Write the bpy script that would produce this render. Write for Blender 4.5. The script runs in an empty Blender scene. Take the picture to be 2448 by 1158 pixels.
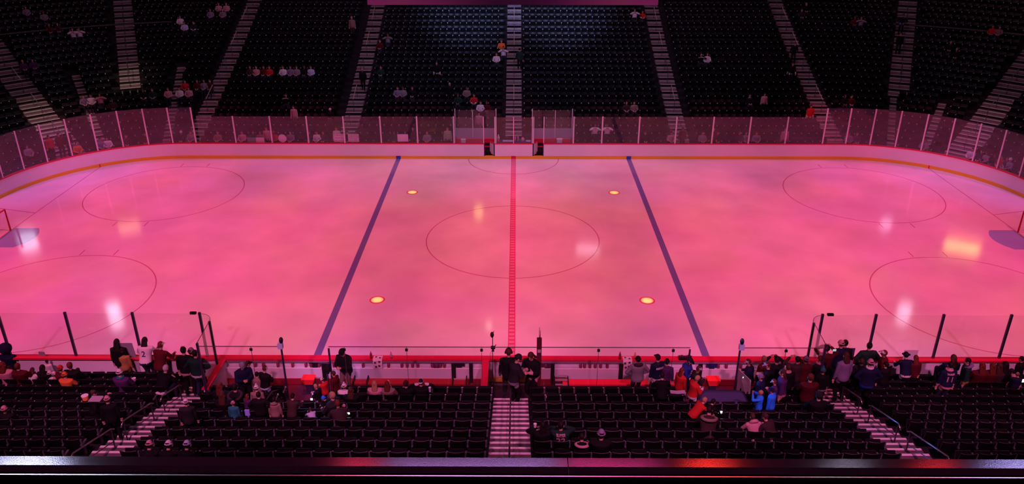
import bpy, bmesh, math, random
from math import sin, cos, pi, radians, hypot, atan2, sqrt
from mathutils import Vector, Matrix, Euler
from mathutils.bvhtree import BVHTree

random.seed(11)
SC = bpy.context.scene
COL = SC.collection

# ------------------------------------------------------------------ camera
CP = Vector((0.1588, -38.324, 17.5468))
PITCH, YAW, FPX = 0.4337, -0.0051, 1907.62
cam_d = bpy.data.cameras.new('camera')
cam = bpy.data.objects.new('camera', cam_d)
COL.objects.link(cam)
cam.location = CP
cam.rotation_euler = (pi/2 - PITCH, 0.0, -YAW)
cam_d.sensor_width = 36.0
cam_d.lens = FPX/2448*36.0
cam_d.clip_start = 0.1
cam_d.clip_end = 400
SC.camera = cam
SC.view_settings.view_transform = 'Standard'
SC.view_settings.look = 'None'
SC.view_settings.exposure = 0.0
SC.view_settings.gamma = 1.0
SC.view_settings.use_curve_mapping = False
SC.cycles.transparent_max_bounces = 32
SC.cycles.max_bounces = 8
SC.cycles.caustics_reflective = False
SC.cycles.caustics_refractive = False
SC.cycles.sample_clamp_indirect = 6.0

# ------------------------------------------------------------------ world: a dim, even ambient fill added for the dark hall
w = bpy.data.worlds.new('world'); SC.world = w; w.use_nodes = True
w.node_tree.nodes['Background'].inputs[0].default_value = (0.55, 0.22, 0.42, 1)
w.node_tree.nodes['Background'].inputs[1].default_value = 0.012

def look_at(loc, target):
    return (Vector(target)-Vector(loc)).to_track_quat('-Z', 'Y').to_euler()

def spot(name, loc, target, color, power, angle, blend=0.6, radius=0.3, gobo=None):
    l = bpy.data.lights.new(name, 'SPOT')
    l.energy = power; l.color = color; l.spot_size = radians(angle); l.spot_blend = blend
    l.shadow_soft_size = radius
    o = bpy.data.objects.new(name, l); COL.objects.link(o)
    o.location = loc; o.rotation_euler = look_at(loc, target)
    if gobo:                                    # a cloudy pattern wheel in the lamp
        ca, cb, sc, seed = gobo
        l.use_nodes = True
        nt = l.node_tree; nt.nodes.clear()
        out = nt.nodes.new('ShaderNodeOutputLight'); em = nt.nodes.new('ShaderNodeEmission')
        tc = nt.nodes.new('ShaderNodeTexCoord'); nz = nt.nodes.new('ShaderNodeTexNoise')
        mp = nt.nodes.new('ShaderNodeMapping'); mp.inputs['Location'].default_value = (seed, seed*1.7, seed*.3)
        rp = nt.nodes.new('ShaderNodeValToRGB')
        nz.inputs['Scale'].default_value = sc; nz.inputs['Detail'].default_value = 2.5
        rp.color_ramp.elements[0].position = .36; rp.color_ramp.elements[0].color = (*ca, 1)
        rp.color_ramp.elements[1].position = .66; rp.color_ramp.elements[1].color = (*cb, 1)
        L = nt.links
        L.new(tc.outputs['Normal'], mp.inputs['Vector']); L.new(mp.outputs[0], nz.inputs['Vector'])
        L.new(nz.outputs[0], rp.inputs[0]); L.new(rp.outputs[0], em.inputs[0]); L.new(em.outputs[0], out.inputs[0])
    return o

PINK = (1.0, 0.070, 0.22); MAG = (0.93, 0.070, 0.38); AMB = (1.0, 0.150, 0.16)
K = 1.0
# rows of moving heads on trusses along both sides, crossing under the scoreboard
for i, x in enumerate((-29, -17.5, -5.8, 5.8, 17.5, 29)):
    for j, s in enumerate((-1, 1)):
        xe = {0: -26.5, 5: 26.5}.get(i, x)
        if s < 0: c0, c1 = (PINK, AMB) if i > 0 else (MAG, PINK)
        else: c0, c1 = (MAG, PINK) if i in (0, 1, 4, 5) else (PINK, AMB)
        spot('rink_spotlight', (x, s*15, 24.0), (xe, 4.0 if s > 0 else -5.0, 0), (1, 1, 1), (10200 if i in (0, 5) else 9600)*K*(1.0 if s > 0 else 1.1), 53 if s > 0 else 57, 0.7, 0.35, (c0, c1, 7.0, i*3.1+j*7.7))
# low fill spots added to brighten the far boards
for i, x in enumerate((-21, -14, -7, 0, 7, 14, 21)):
    spot('board_fill_spot', (x*.8, -19, 15.5), (x, 13.0, .5), (1.0, 0.095, 0.26), 14000*K, 15, 1.0, 0.3)
for s in (-1, 1):
    spot('board_fill_spot', (s*8, -17, 17), (s*27.5, 11.2, .5), (1.0, 0.095, 0.26), 16000*K, 16, 1.0, 0.3)
# cool lavender heads on the far corners
for s in (-1, 1):
    spot('corner_spotlight', (s*27, 4, 24), (s*29.5, 9.5, 0), (0.32, 0.26, 1.0), 5200*K, 32, 1.0, 0.3)
    spot('corner_spotlight', (s*17, -8, 22), (s*16.0, -11.5, 0), (0.5, 0.35, 1.0), 1500*K, 16, 1.0, 0.3)
# pin spots on the four neutral-zone dots
for x in (-6.1, 6.1):
    for y in (-6.7, 6.7):
        spot('dot_pin_spotlight', (x, y, 20), (x, y, 0), (1.0, 0.50, 0.15), 42000, 1.75, 0.8, 0.02)
# aisle spots, and fill lights added for the stands
def area(name, loc, target, color, power, sx, sy, spread=180):
    l = bpy.data.lights.new(name, 'AREA'); l.shape = 'RECTANGLE'; l.size = sx; l.size_y = sy
    l.energy = power; l.color = color; l.spread = radians(spread)
    o = bpy.data.objects.new(name, l); COL.objects.link(o); o.location = loc; o.rotation_euler = look_at(loc, target)
    return o
area('far_stand_fill', (0, 10, 24), (0, 26, 3), (1.0, 0.34, 0.52), 2100, 50, 1.5)  # soft fill added to lift the far stand
spot('aisle_spotlight', (-36, 6, 20), (-31.8, 14.5, 2.3), (1.0, 0.62, 0.50), 7500, 20, 1.0, 0.3)
spot('aisle_spotlight', (-30, 8, 20), (-28.6, 20.2, 3.6), (1.0, 0.66, 0.50), 6500, 16, 1.0, 0.3)
spot('aisle_spotlight', (36, 6, 20), (32.0, 14.5, 2.3), (1.0, 0.42, 0.55), 3600, 22, 1.0, 0.3)
spot('aisle_spotlight', (20, 4, 20), (22.2, 16.5, 1.8), (1.0, 0.10, 0.22), 4500, 18, 1.0, 0.3)
spot('scoreboard_glow', (-3.2, 4.2, 14), (-3.6, 31.0, 7.4), (0.35, 0.42, 1.0), 22000, 24, 1.0, 0.4)
spot('scoreboard_glow', (3.6, 4.2, 14), (3.8, 31.0, 7.4), (0.40, 0.42, 1.0), 22000, 24, 1.0, 0.4)
for x in (-17.5, -10.5, -3.5, 3.5, 10.5, 17.5):  # fill spots added to brighten the near stand and board backs
    spot('near_stand_fill', (x, -27.5, 14), (x, -15.6, 1.0), (1.0, 0.20, 0.52), 6800, 46, 1.0, 0.4)
spot('tunnel_blue_light', (7.0, -14.6, 3.6), (8.9, -17.2, 2.6), (0.03, 0.22, 1.0), 420, 46, 0.6, 0.1)
spot('tunnel_blue_light', (-7.6, -14.9, 3.6), (-6.0, -17.0, 2.4), (0.16, 0.34, 1.0), 300, 42, 0.7, 0.1)
spot('tunnel_violet_light', (-6.9, -16.0, 6.0), (-6.7, -13.0, .6), (0.42, 0.30, 1.0), 420, 34, 0.8, 0.1)
spot('tunnel_violet_light', (-9.6, -14.6, 5.0), (-8.9, -17.8, 2.0), (0.30, 0.22, 1.0), 260, 36, 0.8, 0.1)

# ------------------------------------------------------------------ materials
def mat(name, color, rough=0.6, spec=0.3, emit=None, estr=0.0, metal=0.0, noise=0.0, nscale=8.0, bump=0.0, bscale=60.0, ior=None):
    m = bpy.data.materials.new(name); m.use_nodes = True
    nt = m.node_tree; b = nt.nodes['Principled BSDF']
    b.inputs['Base Color'].default_value = (*color, 1)
    b.inputs['Roughness'].default_value = rough
    b.inputs['Specular IOR Level'].default_value = spec
    b.inputs['Metallic'].default_value = metal
    if ior: b.inputs['IOR'].default_value = ior
    if emit:
        b.inputs['Emission Color'].default_value = (*emit, 1); b.inputs['Emission Strength'].default_value = estr
    tc = None
    if noise > 0:
        tc = nt.nodes.new('ShaderNodeTexCoord')
        nz = nt.nodes.new('ShaderNodeTexNoise'); nz.inputs['Scale'].default_value = nscale; nz.inputs['Detail'].default_value = 5
        rp = nt.nodes.new('ShaderNodeValToRGB')
        rp.color_ramp.elements[0].position = 0.3; rp.color_ramp.elements[1].position = 0.7
        rp.color_ramp.elements[0].color = (*[c*(1-noise) for c in color], 1)
        rp.color_ramp.elements[1].color = (*[min(1, c*(1+noise)) for c in color], 1)
        nt.links.new(tc.outputs['Object'], nz.inputs['Vector'])
        nt.links.new(nz.outputs[0], rp.inputs[0]); nt.links.new(rp.outputs[0], b.inputs['Base Color'])
    if bump > 0:
        if tc is None: tc = nt.nodes.new('ShaderNodeTexCoord')
        n2 = nt.nodes.new('ShaderNodeTexNoise'); n2.inputs['Scale'].default_value = bscale
        bp = nt.nodes.new('ShaderNodeBump'); bp.inputs['Strength'].default_value = bump; bp.inputs['Distance'].default_value = 0.02
        nt.links.new(tc.outputs['Object'], n2.inputs['Vector']); nt.links.new(n2.outputs[0], bp.inputs['Height'])
        nt.links.new(bp.outputs[0], b.inputs['Normal'])
    return m

def glass_mat(name, tint=(0.93, 0.95, 0.96), gloss=1.0, veil=0.014):
    m = bpy.data.materials.new(name); m.use_nodes = True
    nt = m.node_tree; nt.nodes.clear()
    o = nt.nodes.new('ShaderNodeOutputMaterial'); mx = nt.nodes.new('ShaderNodeMixShader')
    tr = nt.nodes.new('ShaderNodeBsdfTransparent'); gl = nt.nodes.new('ShaderNodeBsdfGlossy')
    fr = nt.nodes.new('ShaderNodeFresnel'); ge = nt.nodes.new('ShaderNodeNewGeometry')
    mr = nt.nodes.new('ShaderNodeMapRange'); mr.inputs['To Min'].default_value = 1.49; mr.inputs['To Max'].default_value = 1/1.49   # same reflectance from both faces of a thin pane
    nt.links.new(ge.outputs['Backfacing'], mr.inputs[0]); nt.links.new(mr.outputs[0], fr.inputs[0])
    gl.inputs['Roughness'].default_value = 0.03; gl.inputs['Color'].default_value = (gloss, gloss, gloss, 1)
    tr.inputs[0].default_value = (*tint, 1)
    df = nt.nodes.new('ShaderNodeBsdfDiffuse'); df.inputs[0].default_value = (0.8, 0.8, 0.8, 1)   # pale veil standing in for ice light reflected in the pane
    m2 = nt.nodes.new('ShaderNodeMixShader'); m2.inputs[0].default_value = veil
    nt.links.new(fr.outputs[0], mx.inputs[0]); nt.links.new(tr.outputs[0], m2.inputs[1]); nt.links.new(df.outputs[0], m2.inputs[2])
    nt.links.new(m2.outputs[0], mx.inputs[1]); nt.links.new(gl.outputs[0], mx.inputs[2]); nt.links.new(mx.outputs[0], o.inputs[0])
    return m

def ice_mat(name, color):
    m = mat(name, color, 0.13, 0.5, ior=1.31)
    nt = m.node_tree; b = nt.nodes['Principled BSDF']
    tc = nt.nodes.new('ShaderNodeTexCoord')
    # skate scratches: rough, stretched noise in the gloss; soft clouding in the ice
    mp = nt.nodes.new('ShaderNodeMapping'); mp.inputs['Scale'].default_value = (0.5, 3.0, 1)
    n1 = nt.nodes.new('ShaderNodeTexNoise'); n1.inputs['Scale'].default_value = 3.0; n1.inputs['Detail'].default_value = 8
    mr = nt.nodes.new('ShaderNodeMapRange'); mr.inputs['To Min'].default_value = 0.035; mr.inputs['To Max'].default_value = 0.13
    n2 = nt.nodes.new('ShaderNodeTexNoise'); n2.inputs['Scale'].default_value = 0.35; n2.inputs['Detail'].default_value = 6
    rp = nt.nodes.new('ShaderNodeValToRGB')
    rp.color_ramp.elements[0].position = .3; rp.color_ramp.elements[1].position = .7
    rp.color_ramp.elements[0].color = (*[c*.80 for c in color], 1); rp.color_ramp.elements[1].color = (*color, 1)
    L = nt.links
    L.new(tc.outputs['Object'], mp.inputs[0]); L.new(mp.outputs[0], n1.inputs['Vector']); L.new(n1.outputs[0], mr.inputs[0]); L.new(mr.outputs[0], b.inputs['Roughness'])
    L.new(tc.outputs['Object'], n2.inputs['Vector']); L.new(n2.outputs[0], rp.inputs[0]); L.new(rp.outputs[0], b.inputs['Base Color'])
    return m

M = {}
M['ice'] = ice_mat('ice', (0.90, 0.90, 0.92))
M['ice_blue'] = ice_mat('ice_blue_line', (0.20, 0.22, 0.52))
M['ice_red'] = ice_mat('ice_red_line', (0.80, 0.10, 0.30))
M['ice_thin'] = ice_mat('ice_thin_line', (0.62, 0.20, 0.45))
M['ice_crease'] = ice_mat('ice_crease', (0.36, 0.55, 0.85))
M['ice_dot_glare'] = ice_mat('ice_dot_glare', (0.9, 0.55, 0.42))  # red dot's overexposed centre, spot glare painted in as a pale colour
M['board'] = mat('board_white', (0.80, 0.78, 0.82), 0.45, 0.35, noise=0.02, nscale=1.5)
M['kick'] = mat('kick_yellow', (0.85, 0.50, 0.03), 0.4, 0.4)
M['cap_red'] = mat('cap_red', (0.72, 0.012, 0.075), 0.35, 0.3)
M['kick_blue'] = mat('kick_blue', (0.03, 0.12, 0.60), 0.4)
M['glass'] = glass_mat('rink_glass')
M['glass_near'] = glass_mat('clean_glass', (0.985, 0.985, 0.99), 0.8, 0.004)
M['glass_edge'] = mat('glass_edge', (0.10, 0.07, 0.10), 0.3, 0.5)
M['post'] = mat('post_alu', (0.75, 0.72, 0.75), 0.4, 0.5, metal=0.3)
M['post_dark'] = mat('post_dark', (0.03, 0.025, 0.06), 0.4, 0.5)
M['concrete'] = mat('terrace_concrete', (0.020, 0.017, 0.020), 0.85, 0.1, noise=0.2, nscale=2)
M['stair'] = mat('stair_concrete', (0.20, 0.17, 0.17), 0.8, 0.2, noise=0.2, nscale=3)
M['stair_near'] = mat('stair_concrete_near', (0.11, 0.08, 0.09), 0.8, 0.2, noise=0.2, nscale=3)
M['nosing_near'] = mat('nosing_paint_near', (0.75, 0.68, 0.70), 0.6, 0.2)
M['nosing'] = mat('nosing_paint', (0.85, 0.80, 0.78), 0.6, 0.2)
M['seat'] = mat('seat_plastic', (0.006, 0.007, 0.007), 0.42, 0.22)
M['seat_edge'] = mat('seat_edge_plastic', (0.022, 0.018, 0.02), 0.5, 0.3)
M['arm'] = mat('arm_grey', (0.09, 0.09, 0.11), 0.45, 0.4)
M['tag'] = mat('seat_glint', (0.85, 0.85, 0.85), 0.4, 0.5)  # white piece painting in the glint at each seat arm
M['dark'] = mat('dark_floor', (0.03, 0.02, 0.025), 0.8, 0.1)
M['carpet'] = mat('carpet', (0.10, 0.03, 0.07), 0.95, 0.05, noise=0.2, nscale=30)
M['black'] = mat('black_matte', (0.012, 0.012, 0.014), 0.5, 0.3)
M['ledge'] = mat('ledge_gloss', (0.045, 0.02, 0.035), 0.09, 1.0, noise=0.15, nscale=6, bump=0.02, bscale=300)
M['white'] = mat('white', (0.8, 0.8, 0.8), 0.5)
M['red'] = mat('red_plastic', (0.75, 0.03, 0.03), 0.35, 0.5)
M['steel'] = mat('steel', (0.55, 0.52, 0.5), 0.25, 0.5, metal=0.9)
M['rail_dark'] = mat('rail_dark', (0.10, 0.09, 0.10), 0.3, 0.6, metal=0.6)
M['rail_far'] = mat('rail_pale', (0.70, 0.62, 0.40), 0.35, 0.6, metal=0.3)
M['net'] = mat('net_white', (0.75, 0.75, 0.75), 0.8)
M['board_dark'] = mat('score_frame', (0.26, 0.20, 0.55), 0.6, 0.2)

# ------------------------------------------------------------------ mesh helpers
class MB:
    def __init__(s): s.v = []; s.f = []; s.m = []
    def add(s, vs, fs, m=0):
        o = len(s.v); s.v += [tuple(p) for p in vs]; s.f += [tuple(i+o for i in f) for f in fs]; s.m += [m]*len(fs)
    def hexa(s, p, m=0):          # 8 corners: bottom 4 ccw, top 4 ccw
        s.add(p, [(3,2,1,0),(4,5,6,7),(0,1,5,4),(1,2,6,5),(2,3,7,6),(3,0,4,7)], m)
    def box(s, c, d, m=0, rot=None):
        x, y, z = [q/2 for q in d]
        p = [(-x,-y,-z),(x,-y,-z),(x,y,-z),(-x,y,-z),(-x,-y,z),(x,-y,z),(x,y,z),(-x,y,z)]
        R = rot if rot is not None else Matrix.Identity(3)
        s.hexa([Vector(c)+R@Vector(q) for q in p], m)
    def box2(s, a, b, m=0):
        s.box([(a[i]+b[i])/2 for i in range(3)], [abs(b[i]-a[i]) for i in range(3)], m)
    def tube(s, pts, r, n=8, m=0, cap=True, closed=False):
        pts = [Vector(p) for p in pts]; N = len(pts)
        rr = r if isinstance(r, (list, tuple)) else [r]*N
        vs = []; prev = None
        for i, p in enumerate(pts):
            if closed: t = pts[(i+1) % N]-pts[i-1]
            else: t = pts[min(i+1, N-1)]-pts[max(i-1, 0)]
            if t.length < 1e-9: t = Vector((0,0,1))
            t.normalize()
            if prev is None:
                u = t.cross(Vector((0,0,1)))
                if u.length < 1e-3: u = t.cross(Vector((0,1,0)))
            else: u = prev-t*prev.dot(t)
            u.normalize(); prev = u; v = t.cross(u)
            for k in range(n):
                a = 2*pi*k/n; vs.append(p+(u*cos(a)+v*sin(a))*rr[i])
        fs = []
        for i in range(N if closed else N-1):
            for k in range(n):
                a = i*n+k; b = i*n+(k+1) % n; j = (i+1) % N
                fs.append((a, b, j*n+(k+1) % n, j*n+k))
        if cap and not closed:
            fs.append(tuple(range(n-1, -1, -1))); fs.append(tuple((N-1)*n+k for k in range(n)))
        s.add(vs, fs, m)
    def loft(s, rings, m=0):      # rings: lists of equal length
        n = len(rings[0]); vs = [p for r in rings for p in r]; fs = []
        for i in range(len(rings)-1):
            for k in range(n):
                fs.append((i*n+k, i*n+(k+1) % n, (i+1)*n+(k+1) % n, (i+1)*n+k))
        fs.append(tuple(range(n-1, -1, -1))); fs.append(tuple((len(rings)-1)*n+k for k in range(n)))
        s.add(vs, fs, m)
    def prism(s, poly, z0, z1, m=0):
        s.loft([[(x, y, z0) for x, y in poly], [(x, y, z1) for x, y in poly]], m)
    def ellipsoid(s, c, r, m=0, nu=12, nv=8, R=None, cut=None):
        rings = []
        c = Vector(c)
        for i in range(1, nv):
            t = pi*i/nv
            if cut is not None and cos(t) < cut: t = math.acos(cut)
            ring = []
            for k in range(nu):
                a = 2*pi*k/nu; p = Vector((r[0]*sin(t)*cos(a), r[1]*sin(t)*sin(a), r[2]*cos(t)))
                ring.append(c+(R@p if R is not None else p))
            rings.append(ring)
        rings = rings[::-1]
        top = Vector((0,0,r[2])); bot = Vector((0,0,-r[2])) if cut is None else Vector((0,0,r[2]*cut))
        vs = [p for r_ in rings for p in r_]; n = nu; fs = []
        for i in range(len(rings)-1):
            for k in range(n): fs.append((i*n+k, i*n+(k+1)%n, (i+1)*n+(k+1)%n, (i+1)*n+k))
        vs.append(c+(R@bot if R is not None else bot)); vs.append(c+(R@top if R is not None else top))
        b = len(vs)-2; t_ = len(vs)-1; q = (len(rings)-1)*n
        for k in range(n): fs.append((b, (k+1)%n, k)); fs.append((t_, q+k, q+(k+1)%n))
        s.add(vs, fs, m)
    def mesh(s, name, mats, smooth=False):
        me = bpy.data.meshes.new(name); me.from_pydata(s.v, [], s.f); me.update()
        for q in (mats if isinstance(mats, (list, tuple)) else [mats]): me.materials.append(q)
        if any(s.m): me.polygons.foreach_set('material_index', s.m)
        if smooth: me.polygons.foreach_set('use_smooth', [True]*len(me.polygons))
        return me
    def build(s, name, mats, parent=None, smooth=False, loc=None, rz=None):
        return link(name, s.mesh(name, mats, smooth), parent, loc, rz)

def link(name, data, parent=None, loc=None, rz=None):
    o = bpy.data.objects.new(name, data); COL.objects.link(o)
    if parent is not None: o.parent = parent
    if loc is not None: o.location = loc
    if rz is not None: o.rotation_euler = (0, 0, rz)
    return o

def tag(o, label=None, cat=None, group=None, kind=None):
    if label: o['label'] = label
    if cat: o['category'] = cat
    if group: o['group'] = group
    if kind: o['kind'] = kind
    return o

def thing(name, label, cat, loc=(0,0,0), rz=0, group=None, kind=None):
    return tag(link(name, None, None, loc, rz), label, cat, group, kind)

# ------------------------------------------------------------------ the rink outline and the bowl
HX, HY, CR = 30.48, 12.95, 8.53
CXC, CYC = HX-CR, HY-CR
def outline(d=0.0, na=20):
    pts = []
    for (sx, sy, a0) in ((1, 1, 0), (-1, 1, 90), (-1, -1, 180), (1, -1, 270)):
        for i in range(na+1):
            a = radians(a0+90*i/na); pts.append((sx*CXC+(CR+d)*cos(a), sy*CYC+(CR+d)*sin(a)))
    return pts
def rdist(x, y):
    ax = abs(x)
    if ax <= CXC: return y-HY
    if y >= CYC: return hypot(ax-CXC, y-CYC)-CR
    return ax-HX
TR = 0.84
def zback(n): return 1.4925+0.2929*n+0.0019*n*n if n >= 0 else 1.4925+.2929*n
def zfl(n): return zback(n)-0.85
def dback(n): return 2.05+TR*n
def station(kind, val, d):
    """a point on the bowl at distance d behind the boards, with its outward direction"""
    if kind == 's': return Vector((val, HY+d, 0)), Vector((0, 1, 0))
    sx = -1 if val < 0 else 1
    a = radians(abs(val)); o = Vector((sx*sin(a), cos(a), 0))
    return Vector((sx*CXC, CYC, 0))+o*(CR+d), o

# a pixel of the photograph carried out to a plane of the place: used to measure where things stand
cpt, spt = cos(PITCH), sin(PITCH)
FW = Vector((sin(YAW)*cpt, cos(YAW)*cpt, -spt)); RT = Vector((cos(YAW), -sin(YAW), 0)); UP = RT.cross(FW)
def ray(u, v): return FW+RT*((u-1224)/FPX)-UP*((v-579)/FPX)
def at_y(u, v, y): d = ray(u, v); return CP+d*((y-CP.y)/d.y)
def at_z(u, v, z): d = ray(u, v); return CP+d*((z-CP.z)/d.z)

# ------------------------------------------------------------------ floor: the ice
ice = MB(); ice.prism(outline(0.0), -0.05, 0.0)
floor = ice.build('floor', M['ice']); tag(floor, 'smooth white ice sheet lit pink, with painted lines and circles', kind='structure')
def ring(mb, cx, cy, r, wd, z, a0=0, a1=360, n=72, m=0):
    for i in range(n):
        t0 = radians(a0+(a1-a0)*i/n); t1 = radians(a0+(a1-a0)*(i+1)/n); q = []
        for z_ in (z, z+0.002):
            q += [(cx+(r-wd)*cos(t0), cy+(r-wd)*sin(t0), z_), (cx+r*cos(t0), cy+r*sin(t0), z_), (cx+r*cos(t1), cy+r*sin(t1), z_), (cx+(r-wd)*cos(t1), cy+(r-wd)*sin(t1), z_)]
        mb.hexa(q, m)
Z0 = 0.001
for s in (-1, 1):
    b = MB(); b.box2((s*7.77-.15, -HY, Z0), (s*7.77+.15, HY, Z0+.003)); b.build('blue_line', M['ice_blue'], floor)
    b = MB(); yg = CYC+sqrt(CR**2-(27.13-CXC)**2)
    b.box2((s*27.13-.025, -yg, Z0), (s*27.13+.025, yg, Z0+.0022)); b.build('goal_line', M['ice_thin'], floor)
    for t in (-1, 1):
        b = MB(); b.loft([[(s*27.13, t*3.35-.03, Z0), (s*HX, t*4.27-.03, Z0), (s*HX, t*4.27+.03, Z0), (s*27.13, t*3.35+.03, Z0)], [(s*27.13, t*3.35-.03, Z0+.002), (s*HX, t*4.27-.03, Z0+.002), (s*HX, t*4.27+.03, Z0+.002), (s*27.13, t*3.35+.03, Z0+.002)]])
        b.build('trapezoid_line', M['ice_thin'], floor)
        b = MB(); ring(b, s*21.03, t*6.7, 4.57, .05, Z0)
        for e in (-1, 1):
            for h in (-1, 1):
                yy = t*6.7+e*4.57; b.box2((s*21.03+h*.86-.025, yy, Z0), (s*21.03+h*.86+.025, yy+e*.61, Z0+.002))
        b.build('faceoff_circle', M['ice_thin'], floor)
    # crease
    pts = [(s*27.1, -1.83)]
    for i in range(13):
        a = radians(-50+100*i/12); pts.append((s*(27.13-1.83*cos(a)*1.0-.0), 1.83*sin(a)*1.30))
    pts = [(s*27.1, -1.22-.0)] + [(s*(27.13-(1.37+.46*(1-(yy/1.22)**2))), yy) for yy in [ -1.22+2.44*i/12 for i in range(13)]] + [(s*27.1, 1.22)]
    if s > 0: pts = pts[::-1]
    b = MB(); b.prism(pts, Z0, Z0+.0015); b.build('goal_crease', M['ice_crease'], floor)
    for t in (-1, 1):
        b = MB()
        poly = [(s*6.1+.30*cos(2*pi*i/32), t*6.7+.30*sin(2*pi*i/32)) for i in range(32)]
        b.prism(poly, Z0, Z0+.003, 0); ring(b, s*6.1, t*6.7, .345, .05, Z0, m=1, n=32)
        b.build('faceoff_dot', [M['ice_dot_glare'], M['cap_red']], floor)
b = MB(); ring(b, 0, 0, 4.57, .05, Z0); b.build('faceoff_circle', M['ice_thin'], floor)
b = MB(); ring(b, 0, HY, 3.05, .05, Z0, 180, 360, 40); b.build('referee_crease', M['ice_thin'], floor)
b = MB()
b.box2((-.15, -HY, Z0), (-.11, HY, Z0+.003)); b.box2((.11, -HY, Z0), (.15, HY, Z0+.003))
y = -HY+.1
while y < HY-.1:
    b.box2((-.11, y, Z0), (.11, y+.13, Z0+.003)); y += .30
b.build('centre_line', M['ice_red'], floor)
b = MB(); b.box2((-.15, -HY, Z0), (.15, HY, Z0+.0012)); b.build('centre_line_ground', ice_mat('ice_pale_red', (0.85, 0.42, 0.55)), floor)

# arena floor around the ice
b = MB(); b.box2((-60, -24, -.12), (60, 50, -.06)); fl = b.build('floor_arena', M['dark']); tag(fl, 'dark concrete floor around the rink', kind='structure')

# the dark roof over the hall
b = MB(); b.box2((-75, -50, 33), (75, 70, 33.4))
for y in range(-45, 70, 12): b.box2((-75, y-.3, 31.6), (75, y+.3, 32.2)); b.box2((-75, y-.15, 32.2), (75, y+.15, 33))
ceil = b.build('ceiling', mat('roof_dark', (.16, .14, .15), .9, .1)); tag(ceil, 'dark roof deck with steel beams above the hall', kind='structure')

# ------------------------------------------------------------------ dasher boards
boards = thing('dasher_boards', 'white dasher boards with red cap rail and yellow kick plate around the ice', 'boards')
GATES = ((-1.96, -1.27), (1.28, 2.0))
def wall_strip(mb, d0, d1, z0, z1, gaps=(), m=0):
    inner = outline(d0, 16); outer = outline(d1, 16); N = len(inner)
    for i in range(N):
        j = (i+1) % N
        a, b_, c, d = inner[i], inner[j], outer[j], outer[i]
        segs = [(0.0, 1.0)]
        if gaps and abs(a[1]-b_[1]) < 1e-6 and a[1] > 0 and abs(a[0]-b_[0]) > 1:
            L = b_[0]-a[0]; cuts = sorted([((g0-a[0])/L, (g1-a[0])/L) for g0, g1 in gaps], key=lambda q: min(q)); segs = []; t = 0.0
            for g in cuts:
                segs.append((t, min(g))); t = max(g)
            segs.append((t, 1.0))
        for t0, t1 in segs:
            P = lambda A, B, t: (A[0]+(B[0]-A[0])*t, A[1]+(B[1]-A[1])*t)
            q = [P(a, b_, t0), P(a, b_, t1), P(d, c, t1), P(d, c, t0)]
            mb.hexa([(x, y, z0) for x, y in q][::-1]+[(x, y, z1) for x, y in q][::-1], m)
b = MB(); wall_strip(b, 0.0, .10, .20, 1.02, GATES); b.build('board_face', M['board'], boards)
b = MB(); wall_strip(b, -.02, .12, 0.0, .20); b.build('kick_plate', M['kick'], boards)
b = MB(); wall_strip(b, -.03, .15, 1.02, 1.075, GATES); b.build('cap_rail', M['cap_red'], boards)
for x, mm in ((-7.77, 'kick_blue'), (7.77, 'kick_blue'), (0, 'cap_red')):
    b = MB()
    b.box2((x-.155, HY-.035, 0), (x+.155, HY+.0, .2)); b.build('line_marker', M[mm], boards)
for s in (-1, 1):
    b = MB(); b.box((s*27.13, yg-.02, .1), (.06, .08, .2)); b.build('line_marker', M['cap_red'], boards)
# the two open gates of the penalty boxes, swung away from the ice
for s, hx, gx in ((-1, -1.30, -1.96), (1, 1.32, 2.0)):
    hinge = Vector((hx, HY+.05, 0)); ang = radians(118 if s < 0 else 62)
    di = Vector((cos(ang), sin(ang), 0)); no = Vector((-di.y, di.x, 0)); R = Matrix((di, no, Vector((0,0,1)))).transposed()
    b = MB(); b.box(hinge+di*.31+Vector((0,0,.63)), (.58, .06, .78), 0, R); b.box(hinge+di*.31+Vector((0,0,1.045)), (.62, .10, .05), 1, R)
    g = b.build('gate', [M['board'], M['cap_red']], boards)
    b = MB(); b.box(hinge+Vector((0, 0, .62)), (.085, .11, .88)); b.build('gate_post', M['post_dark'], boards)
    b = MB(); b.box((gx, HY+.05, .62), (.05, .1, .88)); b.build('gate_post', M['post_dark'], boards)
# ice-side wall of the players' benches: shelf, lower panel and red base behind the near boards
for x0, x1 in ((-10.75, -.95), (.95, 10.75)):
    b = MB(); b.box2((x0, -HY-.30, .66), (x1, -HY-.10, .70)); b.build('bottle_shelf', M['board'], boards)
    b = MB(); b.box2((x0, -HY-.30, .26), (x1, -HY-.26, .66)); b.build('shelf_panel', M['board'], boards)
    b = MB(); b.box2((x0, -HY-.34, 0), (x1, -HY-.30, .26)); b.build('bench_kick', mat('dark_red', (.30, .02, .04), .5), boards)
    b = MB(); b.box2((x0, -HY-.26, .93), (x1, -HY-.10, 1.02)); b.build('cap_fascia', mat('grey_band', (.30, .22, .30), .6), boards)
    b = MB(); b.box2((x0, -HY-.27, 1.02), (x1, -HY-.10, 1.076)); b.build('cap_shelf', M['cap_red'], boards)
for x0, x1 in ((-31, -10.75), (-.95, .95), (10.75, 31)):
    x0_, x1_ = max(x0, -CXC), min(x1, CXC)
    b = MB(); b.box2((x0_, -HY-.24, 1.0), (x1_, -HY-.10, 1.076)); b.build('cap_shelf', M['cap_red'], boards)
for x in (-7.0, -2.15, -1.5, 1.55, 4.1+.0, 7.05):
    b = MB(); b.box((x, -HY-.32, .52), (.16 if abs(x) > 2 else .14, .05, .86)); b.build('gate_hinge_post', M['black'], boards)
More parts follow.
